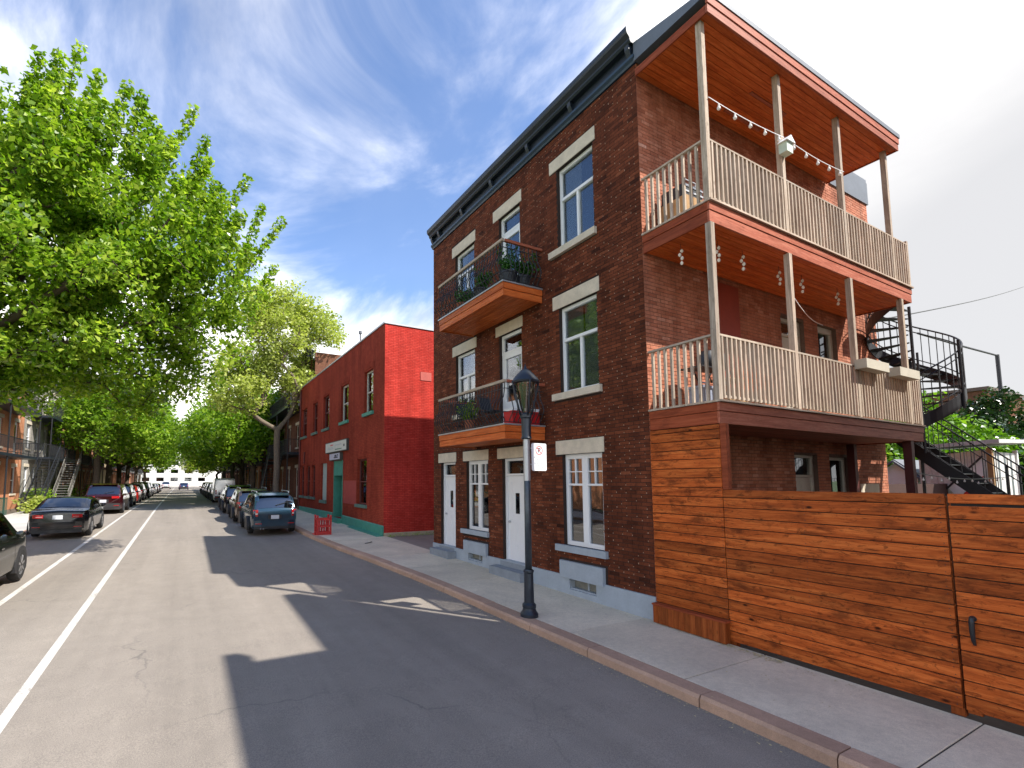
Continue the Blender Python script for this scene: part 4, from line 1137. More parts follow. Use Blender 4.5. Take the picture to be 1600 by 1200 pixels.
t = empty('garden_bench', 'orange stained wooden bench behind the balustrade of the lower gallery', 'bench', (9.9, 5.0, 3.5))
for i in range(4): boxobj('slat', M_cedx, 9.2, 10.7, 4.72 + i * 0.1, 4.80 + i * 0.1, 3.93, 3.955, t)
for i in range(3): boxobj('slat', M_cedx, 9.2, 10.7, 5.13, 5.155, 4.02 + i * 0.13, 4.12 + i * 0.13, t)
for x in (9.25, 10.6):
    boxobj('leg', M_cedx, x, x + 0.06, 4.73, 4.79, 3.502, 3.929, t); boxobj('leg', M_cedx, x, x + 0.06, 5.156, 5.2, 3.502, 4.40, t)
t = empty('side_table', 'small wooden table with shelf at the middle of the lower gallery', 'table', (8.75, 5.1, 3.5))
boxobj('tabletop', M_tan, 8.45, 9.05, 4.9, 5.3, 4.10, 4.13, t); boxobj('shelf', M_tan, 8.47, 9.03, 4.92, 5.28, 3.72, 3.74, t)
for x in (8.46, 9.0):
    for y in (4.91, 5.26): boxobj('leg', M_tan, x, x + 0.035, y, y + 0.03, 3.502, 4.099, t)
t = empty('wooden_crate', 'low wooden crate on the upper gallery near its second post', 'crate', (9.7, 5.0, 6.62))
for i in range(3): boxobj('plank', M_tan, 9.4, 10.0, 4.80, 4.82, 6.63 + i * 0.14, 6.75 + i * 0.14, t)
m = MB(); m.box(9.4, 10.0, 4.821, 5.25, 6.63, 7.02); m.build('crate_body', M_tan, t)
# planter boxes hooked on the rail
for i, (x, l) in enumerate([(11.3, 'rail beside the third post of the lower gallery'), (12.75, 'rail near the right end of the lower gallery')]):
    t = empty('planter_box', 'empty beige window box hung on the ' + l, 'planter', (x + 0.4, 4.12, 4.4), 'window boxes on the lower gallery rail')
    m = MB()
    z0, z1 = 4.42, 4.60
    m.box(x, x + 0.95, 4.00, 4.02, z0, z1); m.box(x, x + 0.95, 4.165, 4.185, z0, z1); m.box(x, x + 0.02, 4.02, 4.165, z0, z1); m.box(x + 0.93, x + 0.95, 4.02, 4.165, z0, z1); m.box(x + 0.02, x + 0.93, 4.02, 4.165, z0, z0 + 0.02)
    m.build('trough', plain('beige_plastic', (0.50, 0.46, 0.37), 0.6, 0.12, 4), t)
    m = MB(); m.box(x + 0.02, x + 0.93, 4.02, 4.165, z0 + 0.02, z1 - 0.03); m.build('soil', M_yard, t)

#@@FENCE
fence = empty('cedar_fence', 'tall orange brown cedar fence of horizontal boards along the pavement beside the brick house', 'fence', (6.98, 3.6, 0))
PB = 0.1445
zb0 = 0.035
FXo, FXi = 6.975, 7.0
seg = [(4.215, 5.385), (1.935, 4.205)]
for (a, b) in seg:
    z = zb0; k = 0
    top = 2.165 if a < 4 else 3.13
    while z < top - 0.02:
        zt_ = min(z + PB - 0.010, top)
        j = RND.uniform(-0.003, 0.003)
        boxobj('board', M_fence, FXo + j, FXi + j, a, b, z, zt_, fence)
        z += PB
m = MB(); m.box(7.001, 7.004, 1.95, 5.38, 0.06, 2.13); m.box(7.001, 7.004, 4.25, 5.38, 2.14, 3.10); m.build('fence_light_block', M_dark, fence)  # dark sheet added behind the boards so no light shows through the gaps
for y in (1.98, 4.19 + 0.0, 5.35):
    boxobj('fence_post', M_fencev, 7.005, 7.09, y - 0.05, y + 0.05, -0.05, 2.14 if y < 4 else 3.12, fence)
boxobj('corner_post', M_fasy, 6.985, 7.06, 4.125, 4.2135, 2.17, 3.14, fence)
nl = MB()
for k_ in range(22):
    for (ya_, zmax) in ((4.24, 3.1), (5.36, 3.1), (4.18, 2.1), (3.2, 2.1), (1.97, 2.1)):
        for dz_ in (0.03, 0.10):
            zz_ = zb0 + PB * k_ + dz_
            if zz_ < zmax: nl.lathe([(0.005, 0), (0.004, -0.002)], 6, (6.9735, ya_ + RND.uniform(-.006, .006), zz_), 'x')
nl.build('screw_heads', M_black, fence, kind='stuff')
gate = empty('wooden_gate', 'cedar board gate with a black pull handle at the right end of the fence', 'gate', (6.98, 1.0, 0))
z = zb0; k = 0
for k in range(15):
    zt_ = min(z + PB - 0.010, 2.165)
    if k == 14: z += 0.012
    boxobj('board', M_fence, FXo + RND.uniform(-.003, .003), FXi, -3.0, 1.912, z, zt_ if k != 13 else zt_ - 0.006, gate)
    z = zb0 + PB * (k + 1)
m = MB(); m.box(7.001, 7.004, -3, 1.9, 0.06, 2.13); m.build('gate_light_block', M_dark, gate)  # added dark backing that keeps daylight out of the gate's gaps
for y in (1.86, 0.2, -1.6): boxobj('gate_stile', M_fencev, 7.005, 7.05, y - 0.05, y + 0.05, 0.0, 2.14, gate)
m = MB(); m.tube([(6.97, 1.81, 0.95), (6.93, 1.81, 0.94), (6.925, 1.81, 0.91)], 0.02, 8); m.lathe([(0.0, 0.0), (0.028, 0.0), (0.028, 0.008), (0.0, 0.008)], 12, (6.966, 1.81, 0.94), 'x')
m.tube([(6.925, 1.81, 0.915), (6.92, 1.81, 0.82), (6.935, 1.81, 0.73), (6.962, 1.81, 0.69)], [0.022, 0.02, 0.017, 0.012], 8); m.build('handle', M_black, gate, smooth=True, sharp=50)
# low skirting box at the foot of the fence
sk = empty('skirting_box', 'low reddish box of upright boards with a cap at the foot of the fence', 'planter', (6.9, 4.8, 0))
n = 13
for i in range(n):
    y0 = 4.20 + (5.37 - 4.20) * i / n
    boxobj('board', M_fencev, 6.86, 6.88, y0, y0 + (5.37 - 4.2) / n - 0.004, gz(y0) + 0.015, 0.285, sk)
boxobj('board', M_fencev, 6.882, 6.968, 4.20, 4.22, 0.0, 0.285, sk)
boxobj('cap', M_fasy, 6.845, 6.968, 4.185, 5.38, 0.287, 0.315, sk)

#@@STAIRS
st = empty('spiral_staircase', 'black iron spiral staircase climbing between the galleries at the end of the side wall', 'staircase', (15.45, 4.62, 0))
cx, cy, Ro = 15.45, 4.60, 0.78
zT, zB = 6.60, 3.52
nst = 16
m = MB(); m.tube([(cx, cy, -0.1), (cx, cy, 6.5)], 0.03, 10); m.build('centre_pole', M_black, st)
def sp(t, r, dz=0.0):    # t 0..1 from top to bottom, clockwise from the west
    a = PI - 2 * PI * t
    return (cx + r * math.cos(a), cy + r * math.sin(a), zT + (zB - zT) * t + dz)
for i in range(nst):
    t0, t1 = i / nst, (i + 1) / nst
    m = MB(); z = zT + (zB - zT) * t1
    a, b, c, d = sp(t0, 0.05), sp(t1, 0.05), sp(t1, Ro), sp(t0, Ro)
    q = [(p[0], p[1]) for p in (a, b, c, d)]
    m.prism(q, lambda p: (p[0], p[1], z - 0.03), lambda p: (p[0], p[1], z)); m.build('tread', M_black, st)
m = MB(); K = 48
for i in range(K):
    t0, t1 = i / K, (i + 1) / K
    a, b = sp(t0, Ro), sp(t1, Ro); c, d = sp(t0, Ro + 0.02), sp(t1, Ro + 0.02)
    lo, hi = -0.24, 0.06
    for (p, q) in ((a, b), (c, d)):
        m.quad((p[0], p[1], p[2] + lo), (q[0], q[1], q[2] + lo), (q[0], q[1], q[2] + hi), (p[0], p[1], p[2] + hi))
    for h_ in (lo, hi):
        m.quad((a[0], a[1], a[2] + h_), (b[0], b[1], b[2] + h_), (d[0], d[1], d[2] + h_), (c[0], c[1], c[2] + h_))
m.build('stringer', M_black, st)
for hh in (1.0, 0.86, 0.16):
    m = MB(); m.tube([sp(i / K, Ro + 0.01, hh) for i in range(K + 1)], 0.019 if hh > 0.9 else 0.013, 6); m.build('handrail', M_black, st)
for i in range(0, 36):
    p = sp((i + 0.5) / 36, Ro + 0.01)
    m = MB(); m.tube([(p[0], p[1], p[2] + 0.05), (p[0], p[1], p[2] + 1.0)], 0.018 if i % 9 == 4 else 0.009, 5); m.build('baluster', M_black, st)
m = MB(); m.tube([(XG1 + 0.14, YB + 0.02, 2.9), (XG1 + 0.14, YB + 0.02, 5.15)], 0.022, 8); m.tube([(cx - 0.15, cy - Ro - 0.02, 3.9), (cx - 0.15, cy - Ro - 0.02, 5.45)], 0.03, 8); m.build('support_post', M_black, st)
# landing and straight lower flight towards the yard
fl = empty('yard_staircase', 'black iron straight staircase running down to the yard below the spiral stair', 'staircase', (15.6, 4.0, 0))
m = MB(); m.box(14.36, 16.2, 4.95, 5.38, 3.40, 3.44); m.build('landing', M_black, fl)
yA, zA, yBt, zBt = 4.95, 3.40, 1.75, 0.05
nt_ = 16
for i in range(nt_):
    f = (i + 0.5) / nt_; y = yA + (yBt - yA) * f; z = zA + (zBt - zA) * f
    m = MB(); m.box(15.25, 16.05, y - 0.12, y + 0.12, z - 0.02, z); m.build('tread', M_black, fl)
for x in (15.22, 16.07):
    m = MB(); m.bar((x, yA + 0.1, zA + 0.05), (x, yBt, zBt), 0.02, 0.24); m.build('stringer', M_black, fl)
    for hh in (0.98, 0.80, 0.15):
        m = MB(); m.tube([(x, yA, zA + hh), (x, yBt, zBt + hh)], 0.016 if hh > 0.9 else 0.01, 6); m.build('handrail', M_black, fl)
    for i in range(20):
        f = (i + 0.5) / 20; y = yA + (yBt - yA) * f; z = zA + (zBt - zA) * f
        m = MB(); m.tube([(x, y, z), (x, y, z + 0.98)], 0.02 if i in (1, 10) else 0.008, 5); m.build('baluster', M_black, fl)
# festoon in the yard just above the fence line
string_lights([(10.5, 3.2, 2.42), (14.9, 3.3, 2.36)], 'festoon cord with round bulbs just above the fence, left of the yard staircase', 11, None, 0.06, M_black, 0.55)
string_lights([(16.3, 3.9, 2.36), (19.5, 3.95, 2.5)], 'festoon cord with round bulbs beyond the yard staircase', 7, None, 0.06, M_black, 0.55)
m = MB(); m.box(16.0, 23, 6.0, 6.05, -0.1, 2.2)
tag(m.build('dark_fence', plain('dark_brown_fence', (0.05, 0.018, 0.012), 0.8, 0.3, 5), loc=(18, 5.9, 0)), 'dark brown board fence at the back of the yard', 'fence')
#@@REST
# ------------------------------------------------------------------ street lamp and sign
lx, ly = 5.27, 6.54
zl = gz(ly)
lamp = empty('street_lamp', 'dark street lamp with conical hood standing at the kerb before the brick house', 'street lamp', (lx, ly, zl))
m = MB(); m.lathe([(0.15, 0), (0.15, 0.05), (0.12, 0.09), (0.105, 0.14), (0.115, 0.15), (0.115, 0.20), (0.085, 0.23), (0.076, 0.72), (0.088, 0.735), (0.088, 0.765), (0.064, 0.78)], 20, (lx, ly, zl)); m.build('base', M_navy, lamp, smooth=True, sharp=35)
m = MB(); m.lathe([(0.058, 0.78), (0.056, 1.7), (0.054, 3.0)], 16, (lx, ly, zl)); m.build('post', plain('worn_dark_post', (0.06, 0.075, 0.09), 0.35, 0.5, 3, metal=0.3), lamp, smooth=True)
m = MB(); m.lathe([(0.059, 2.28), (0.059, 3.02)], 16, (lx, ly, zl)); m.build('sleeve', M_silver, lamp, smooth=True, sharp=50)
m = MB(); m.lathe([(0.075, 3.0), (0.095, 3.02), (0.08, 3.06), (0.085, 3.36), (0.10, 3.38), (0.10, 3.43), (0.075, 3.46)], 16, (lx, ly, zl)); m.build('collar', M_navy, lamp, smooth=True, sharp=35)
m = MB()
for k in range(4):
    a = PI / 4 + k * PI / 2 + 0.45
    r0, r1 = 0.10, 0.225
    m.tube([(lx + r0 * math.cos(a), ly + r0 * math.sin(a), zl + 3.42), (lx + 0.15 * math.cos(a), ly + 0.15 * math.sin(a), zl + 3.62), (lx + r1 * math.cos(a), ly + r1 * math.sin(a), zl + 3.95), (lx + 0.24 * math.cos(a), ly + 0.24 * math.sin(a), zl + 4.03)], 0.019, 6)
m.build('cage_arm', M_navy, lamp, smooth=True)
m = MB(); m.lathe([(0.075, 3.47), (0.105, 3.6), (0.175, 3.98)], 20, (lx, ly, zl)); m.build('lantern_glass', glass_mat('lantern_glass', (0.7, 0.66, 0.6), 0.08), lamp, smooth=True, sharp=50)
m = MB(); m.lathe([(0.17, 3.99), (0.235, 3.99), (0.245, 4.02), (0.21, 4.07), (0.19, 4.10), (0.10, 4.20), (0.05, 4.235), (0.03, 4.25), (0.012, 4.30), (0.004, 4.33)], 24, (lx, ly, zl)); m.build('hood', M_navy, lamp, smooth=True, sharp=35)
sign = empty('no_parking_sign', 'white no parking sign clamped to the street lamp post', 'sign', (5.5, 6.5, 2.7))
ys_ = 6.485
def rrect(x0, x1, z0, z1, r, n=5):
    out = []
    for (cx_, cz_, a0) in ((x1 - r, z1 - r, 0), (x0 + r, z1 - r, 90), (x0 + r, z0 + r, 180), (x1 - r, z0 + r, 270)):
        for i in range(n + 1):
            a = math.radians(a0 + 90 * i / n); out.append((cx_ + r * math.cos(a), cz_ + r * math.sin(a)))
    return out
sx0, sx1, sz0, sz1 = 5.335, 5.665, 2.47, 2.95
m = MB(); m.prism(rrect(sx0, sx1, sz0, sz1, 0.03), lambda p: (p[0], ys_, p[1]), lambda p: (p[0], ys_ + 0.006, p[1])); m.build('plate', M_white, sign)
M_signred = plain('sign_red', (0.60, 0.05, 0.05), 0.5, 0.1, 5); M_ink = plain('sign_ink', (0.05, 0.05, 0.06), 0.6, 0.1, 5); M_faint = plain('faded_ink', (0.45, 0.47, 0.50), 0.6, 0.2, 15)
cxs, czs = 5.50, 2.825
m = MB(); n = 28
for i in range(n):
    a, b = 2 * PI * i / n, 2 * PI * (i + 1) / n
    m.quad(*[(cxs + r * math.cos(t_), ys_ - 0.003, czs + r * math.sin(t_)) for (r, t_) in ((0.066, a), (0.066, b), (0.078, b), (0.078, a))])
m.bar((cxs - 0.047, ys_ - 0.003, czs + 0.047), (cxs + 0.047, ys_ - 0.003, czs - 0.047), 0.010, 0.002, up=(0, 1, 0)); m.build('prohibition_ring', M_signred, sign)
fc = bpy.data.curves.new('letter_p', 'FONT'); fc.body = 'P'; fc.size = 0.115; fc.align_x = 'CENTER'; fc.align_y = 'CENTER'; fc.materials.append(M_ink); fc.extrude = 0.0005; fc.offset = 0.002
fo = bpy.data.objects.new('letter_p', fc); me_p = bpy.data.meshes.new_from_object(fo); bpy.data.objects.remove(fo); fo = bpy.data.objects.new('letter', me_p); COL.objects.link(fo); fo.location = (cxs, ys_ - 0.002, czs); fo.rotation_euler = (PI / 2, 0, 0); fo.parent = sign; fo.matrix_parent_inverse = wm(sign).inverted()
m = MB()
for (z, a, b) in ((2.705, 5.385, 5.615), (2.665, 5.42, 5.58), (2.60, 5.40, 5.60), (2.565, 5.43, 5.52), (2.53, 5.47, 5.60)):
    x = a
    while x < b - 0.01:
        w_ = RND.uniform(0.012, 0.035); m.box(x, min(x + w_, b), ys_ - 0.0012, ys_ - 0.0002, z - 0.009, z + 0.009); x += w_ + 0.008
m.build('lettering', M_faint, sign)
for z in (2.57, 2.85):
    m = MB(); m.lathe([(0.064, 0), (0.064, 0.02)], 16, (lx, ly, z)); m.box(lx + 0.055, lx + 0.13, ys_ + 0.006, ys_ + 0.02, z, z + 0.02); m.build('clamp', M_silver, sign)

# ------------------------------------------------------------------ red painted house beyond the alley
XR, YR = 6.88, 17.21
rh = empty('red_house', 'two storey red painted brick house with green base, green sills and a shop sign', 'house', (XR, YR, 0.17))
FR = PF(XR); SR = PS(YR)
YR1, ZRr = 32.7, 8.55
gb = 0.16
rops = {'a1': (18.50, 19.57, 5.20, 7.02, 'S'), 'a2': (21.88, 23.10, 5.20, 7.02, 'S'), 'a3': (25.32, 26.55, 5.18, 7.02, 'S'), 'a4': (27.88, 29.0, 5.18, 7.0, 'S'), 'a5': (30.6, 32.1, 5.16, 7.0, 'S'),
        'g1': (19.2, 20.42, 1.27, 3.25, 'S'), 'g3': (28.15, 29.0, 1.33, 3.22, 'S'), 'g4': (29.45, 30.5, 1.33, 3.22, 'S'), 'g5': (31.1, 32.05, 1.33, 3.24, 'S')}
rdoor = (22.60, 24.15, 0.45, 3.30)
rh_holes = [o[:4] for o in rops.values()] + [rdoor, (25.56, 26.74, 1.22, 3.26)]
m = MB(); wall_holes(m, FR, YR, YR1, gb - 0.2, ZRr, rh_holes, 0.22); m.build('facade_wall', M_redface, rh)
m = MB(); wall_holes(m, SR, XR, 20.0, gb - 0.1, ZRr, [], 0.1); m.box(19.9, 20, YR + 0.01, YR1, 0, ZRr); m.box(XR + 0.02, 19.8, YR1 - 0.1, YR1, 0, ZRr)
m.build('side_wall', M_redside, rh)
m = MB(); m.box(XR + 0.05, 19.9, YR + 0.05, YR1 - 0.1, ZRr - 0.4, ZRr - 0.3); m.build('flat_roof', M_roof, rh)
m = MB(); m.box(XR - 0.05, XR + 0.18, YR - 0.04, YR1 + 0.02, ZRr, ZRr + 0.07); m.box(XR + 0.181, 20.05, YR - 0.04, YR + 0.16, ZRr, ZRr + 0.055)
m.build('parapet_cap', M_silver, rh)
M_redfr = plain('oxblood_frame', (0.12, 0.025, 0.02), 0.6, 0.2, 5)
for k, o in rops.items():
    a, b, c, d, stl = o
    wcol = M_offw if k in ('a1', 'a2') else M_redfr
    window(rh, FR, (a, b, c, d), stl, frame=wcol, glass=M_glass if k[0] == 'a' else M_glassd, set_=-0.13, curtain=[(a + 0.05, b - 0.05, c + 0.9, d)] if k in ('g1', 'a5') else None)
    m = MB(); m.boxP(FR, a - 0.1, b + 0.1, c - 0.14, c, -0.1, 0.09); m.build('sill', M_green if k in ('a1', 'a2') else M_sill, rh)
    m = MB(); mid = (a + b) / 2; n = 9      # segmental brick arch over the opening
    for i in range(n):
        f0, f1 = i / n, (i + 1) / n
        u0, u1 = a - 0.12 + (b - a + 0.24) * f0, a - 0.12 + (b - a + 0.24) * f1 - 0.012
        arc = 0.12 * (1 - ((f0 + f1) - 1) ** 2)
        m.boxP(FR, u0, u1, d + 0.02 + arc * 0.6, d + 0.22 + arc, -0.02, 0.018)
    m.build('arch', M_redface, rh)
# boarded window and its sill
m = MB(); m.boxP(FR, 25.56, 26.74, 1.22, 3.26, -0.2, -0.10)
m.build('boarded_window', plain('pale_green_board', (0.33, 0.40, 0.36), 0.7, 0.2, 2), rh)
m = MB(); m.boxP(FR, 25.5, 26.85, 1.06, 1.22, -0.1, 0.08); m.build('sill', M_sill, rh)
m = MB(); m.boxP(FR, 20.55, 22.45, 1.22, 2.3, 0.0, 0.012); m.build('repainted_patch', plain('bright_red_patch', (0.33, 0.045, 0.035), 0.7, 0.2, 4, bmp=0.2), rh)
# recessed green doorway
m = MB(); a, b, c, d = rdoor
m.boxP(FR, a, b, c, d, -0.75, -0.62); m.boxP(FR, a, a + 0.06, c, d, -0.62, 0.02); m.boxP(FR, b - 0.06, b, c, d, -0.62, 0.02)
m.boxP(FR, a + 0.06, b - 0.06, 2.55, d, -0.10, 0.0)
dr = m.build('doorway', M_green, rh)
m = MB(); m.boxP(FR, a + 0.3, b - 0.3, c, 2.5, -0.6, -0.56); m.build('door', plain('maroon_door', (0.07, 0.015, 0.015), 0.5, 0.2, 4), dr)
m = MB(); m.boxP(FR, a - 0.1, b + 0.1, 0.2, c - 0.002, -0.7, 0.28); m.build('doorstep', M_green, rh)
m = MB()
for (a, b) in ((YR - 0.02, 22.49), (24.26, YR1)):
    m.prism([(0.0, -0.3), (0.055, -0.3), (0.055, 0.36), (0.0, 0.40)], lambda p: (XR - p[0], a, gz(a) + p[1] * 1.0), lambda p: (XR - p[0], b, gz(b) + p[1] * (1 if a < 20 else 0.6)))
m.prism([(0.056, -0.1), (0.30, -0.1), (0.30, 0.02), (0.056, 0.05)], lambda p: (XR - p[0], YR - 0.02, gz(YR) + p[1]), lambda p: (XR - p[0], 20.9, gz(20.9) + p[1]))
m.build('green_base', M_green, rh)
m = MB(); m.box(XR + 0.02, 20, YR - 0.05, YR - 0.002, gb - 0.12, gb + 0.13); m.build('side_footing', plain('pale_footing', (0.42, 0.36, 0.27), 0.85, 0.2, 5), rh)
m = MB(); m.tube([(XR - 0.06, 32.3, 0.3), (XR - 0.06, 32.3, 8.4)], 0.05, 8); m.build('downpipe', M_redfr, rh)
m = MB(); m.tube([(XR - 0.06, 30.9, 3.4), (XR - 0.06, 30.9, 4.1), (XR + 0.02, 30.9, 4.1)], 0.04, 8); m.build('vent_pipe', M_redfr, rh)
m = MB(); m.tube([(XR + 0.6, 22.0, ZRr - 0.3), (XR + 0.6, 22.0, ZRr + 1.0)], 0.045, 8); m.lathe([(0.09, 0), (0.09, 0.12), (0.02, 0.16)], 8, (XR + 0.6, 22.0, ZRr + 1.0)); m.build('roof_vent', M_roof, rh)
# wall panel on the side wall
m = MB(); m.boxP(SR, 8.45, 8.95, 6.4, 6.75, 0.0, 0.02); m.build('wall_hatch', plain('faded_red_panel', (0.45, 0.09, 0.07), 0.7, 0.2, 4), rh)
# two shop signs
def shop_sign(label, u0, u1, v0, v1, w, rows, bg, group=None):
    t = empty('shop_sign', label, 'sign', (XR - w, (u0 + u1) / 2, v0), group)
    m = MB(); m.boxP(FR, u0, u1, v0, v1, 0.001, w); m.build('sign_box', plain('sign_case', (0.06, 0.06, 0.05), 0.6, 0.2, 5), t)
    m = MB(); m.boxP(FR, u0 + 0.04, u1 - 0.04, v0 + 0.04, v1 - 0.04, w, w + 0.008); m.build('sign_face', bg, t)
    for (p, q, r, s, mt) in rows:      # illegible marks: p,q along, r,s up, as fractions seen from the street
        m = MB(); x = p
        while x < q - 0.005:
            ww = RND.uniform(0.012, 0.03); e = min(x + ww, q)
            U = lambda f: u1 - 0.05 - (u1 - u0 - 0.1) * f
            V = lambda f: v0 + 0.05 + (v1 - v0 - 0.1) * f
            m.boxP(FR, U(x), U(e), V(r), V(s), w + 0.0085, w + 0.011); x = e + 0.007
        m.build('lettering', mt, t)
M_lgreen = plain('sign_green', (0.06, 0.20, 0.13), 0.6, 0.1, 5)
shop_sign('long white shop sign with faded lettering above the green doorway', 21.7, 25.45, 3.74, 4.30, 0.12,
          [(0.25, 0.40, 0.66, 0.80, M_signred), (0.50, 0.80, 0.60, 0.70, M_faint), (0.50, 0.80, 0.12, 0.24, M_lgreen), (0.88, 0.94, 0.35, 0.6, M_ink), (0.08, 0.42, 0.28, 0.36, M_faint), (0.12, 0.38, 0.44, 0.5, M_faint)],
          plain('sign_cream', (0.62, 0.62, 0.55), 0.5, 0.12, 3))
shop_sign('small lilac grey shop sign with dark figures right over the doorway', 22.62, 24.5, 3.32, 3.70, 0.16,
          [(0.45, 0.85, 0.2, 0.42, M_ink), (0.52, 0.72, 0.45, 0.8, M_ink), (0.78, 0.88, 0.55, 0.85, M_ink)],
          plain('sign_lilac', (0.50, 0.48, 0.56), 0.5, 0.1, 3))
# red guard on the pavement
bx, by = 4.93, 18.75
gd = empty('red_guard_frame', 'red slatted guard frame standing on the pavement by the kerb', 'guard', (bx, by, gz(by)))
Mrg = plain('red_enamel', (0.52, 0.035, 0.03), 0.5, 0.2, 6)
W_, D_, Hh = 0.52, 0.36, 0.70
for (sx_, sy_) in ((-1, -1), (1, -1), (1, 1), (-1, 1)):
    m = MB(); x, y = bx + sx_ * W_ / 2, by + sy_ * D_ / 2; m.box(x - 0.03, x + 0.03, y - 0.03, y + 0.03, gz(y), gz(y) + Hh); m.lathe([(0.04, 0), (0.05, 0.03), (0.02, 0.07)], 8, (x, y, gz(y) + Hh)); m.build('post', Mrg, gd)
z0 = gz(by)
for (a, b) in ((0.06, 0.12), (0.30, 0.36), (0.56, 0.64)):
    m = MB(); m.box(bx - W_ / 2 + 0.031, bx + W_ / 2 - 0.031, by - D_ / 2 - 0.02, by - D_ / 2 + 0.02, z0 + a, z0 + b); m.box(bx - W_ / 2 + 0.031, bx + W_ / 2 - 0.031, by + D_ / 2 - 0.02, by + D_ / 2 + 0.02, z0 + a, z0 + b)
    m.box(bx - W_ / 2 - 0.02, bx - W_ / 2 + 0.02, by - D_ / 2 + 0.031, by + D_ / 2 - 0.031, z0 + a, z0 + b); m.box(bx + W_ / 2 - 0.02, bx + W_ / 2 + 0.02, by - D_ / 2 + 0.031, by + D_ / 2 - 0.031, z0 + a, z0 + b)
    m.build('rail', Mrg, gd)
for k in range(5):
    for yy_ in (by + D_ / 2,):
        m = MB(); x = bx - W_ / 2 + 0.07 + k * 0.095; m.box(x - 0.03, x + 0.03, yy_ - 0.012, yy_ + 0.012, z0 + 0.12, z0 + 0.30); m.box(x - 0.03, x + 0.03, yy_ - 0.012, yy_ + 0.012, z0 + 0.36, z0 + 0.56); m.build('slat', Mrg, gd)
for k in range(4):
    m = MB(); x = bx - W_ / 2 + 0.08 + k * 0.12
    if k in (0, 3): m.box(x - 0.02, x + 0.02, by - D_ / 2 - 0.012, by - D_ / 2 + 0.012, z0 + 0.12, z0 + 0.30); m.box(x - 0.02, x + 0.02, by - D_ / 2 - 0.012, by - D_ / 2 + 0.012, z0 + 0.36, z0 + 0.56)
    else: m.tube([(x + 0.06 * math.cos(a), by - D_ / 2, z0 + 0.21 + (0.25 if k == 2 else 0) + 0.075 * math.sin(a)) for a in [i * PI / 5 for i in range(11)]], 0.014, 5)
    m.build('ornament', Mrg, gd)
m = MB(); m.box(bx - W_ / 2 - 0.10, bx + W_ / 2 + 0.03, by - 0.2, by + 0.2, z0 + 0.002, z0 + 0.05); m.build('base_board', Mrg, gd)
# fallen scrap on the pavement
m = MB(); m.add([(5.55, 15.6, gz(15.6) + .006), (5.85, 15.75, gz(15.6) + .05), (5.95, 15.95, gz(15.6) + .01), (5.65, 15.85, gz(15.6) + .006)], [(0, 1, 2, 3)])
tag(m.build('litter', M_ink, loc=(5.7, 15.8, gz(15.8))), 'dark scrap lying on the pavement before the red house', 'litter')
# metal hatch flush with the kerb slabs
m = MB(); m.box(4.55, 4.95, 7.0 + 9.0, 16.3, gz(16.1) + 0.004, gz(16.1) + 0.012)

# ------------------------------------------------------------------ other houses
def railing(m, P, a, b, z, w0, w1, step=0.13, h=0.95):
    m.boxP(P, a, b, z + h - 0.04, z + h, w1 - 0.03, w1); m.boxP(P, a, b, z + 0.08, z + 0.11, w1 - 0.025, w1 - 0.005)
    n = int((b - a) / step)
    for i in range(n + 1):
        u = a + (b - a - 0.02) * i / n; m.boxP(P, u, u + 0.016, z, z + h - 0.04, w1 - 0.022, w1 - 0.006)
    for u in (a, b - 0.03):
        m.boxP(P, u, u + 0.03, z + h - 0.04, z + h, w0, w1 - 0.031)
        k = max(1, int((w1 - w0) / 0.14))
        for i in range(k): m.boxP(P, u, u + 0.016, z, z + h - 0.04, w0 + (w1 - w0) * i / k, w0 + (w1 - w0) * i / k + 0.016)
def stair(parent, P, u0, u1, zb, zt_, w0, w1, mat, rise=0.19):
    """open flight parallel to the facade from u0 (bottom) to u1 (top)"""
    n = int((zt_ - zb) / rise)
    for i in range(n):
        f = (i + 0.5) / n; u = u0 + (u1 - u0) * f; z = zb + (zt_ - zb) * (i + 1) / n
        m = MB(); m.boxP(P, u - 0.13, u + 0.13, z - 0.035, z, w0 + 0.02, w1 - 0.02); m.build('tread', mat, parent)
    m = MB()
    for w in (w0, w1):
        a, b = P(u0, zb, w), P(u1, zt_, w); m.bar(a, b, 0.03, 0.22); 
        a2, b2 = P(u0, zb + 0.9, w), P(u1, zt_ + 0.9, w); m.bar(a2, b2, 0.03, 0.035)
        for i in range(0, n, 1):
            f = (i + 0.5) / n; q0 = P(u0 + (u1 - u0) * f, zb + (zt_ - zb) * f, w); m.bar(q0, (q0[0], q0[1], q0[2] + 0.9), 0.016, 0.016, up=(0, 1, 0))
    m.build('railing', mat, parent)
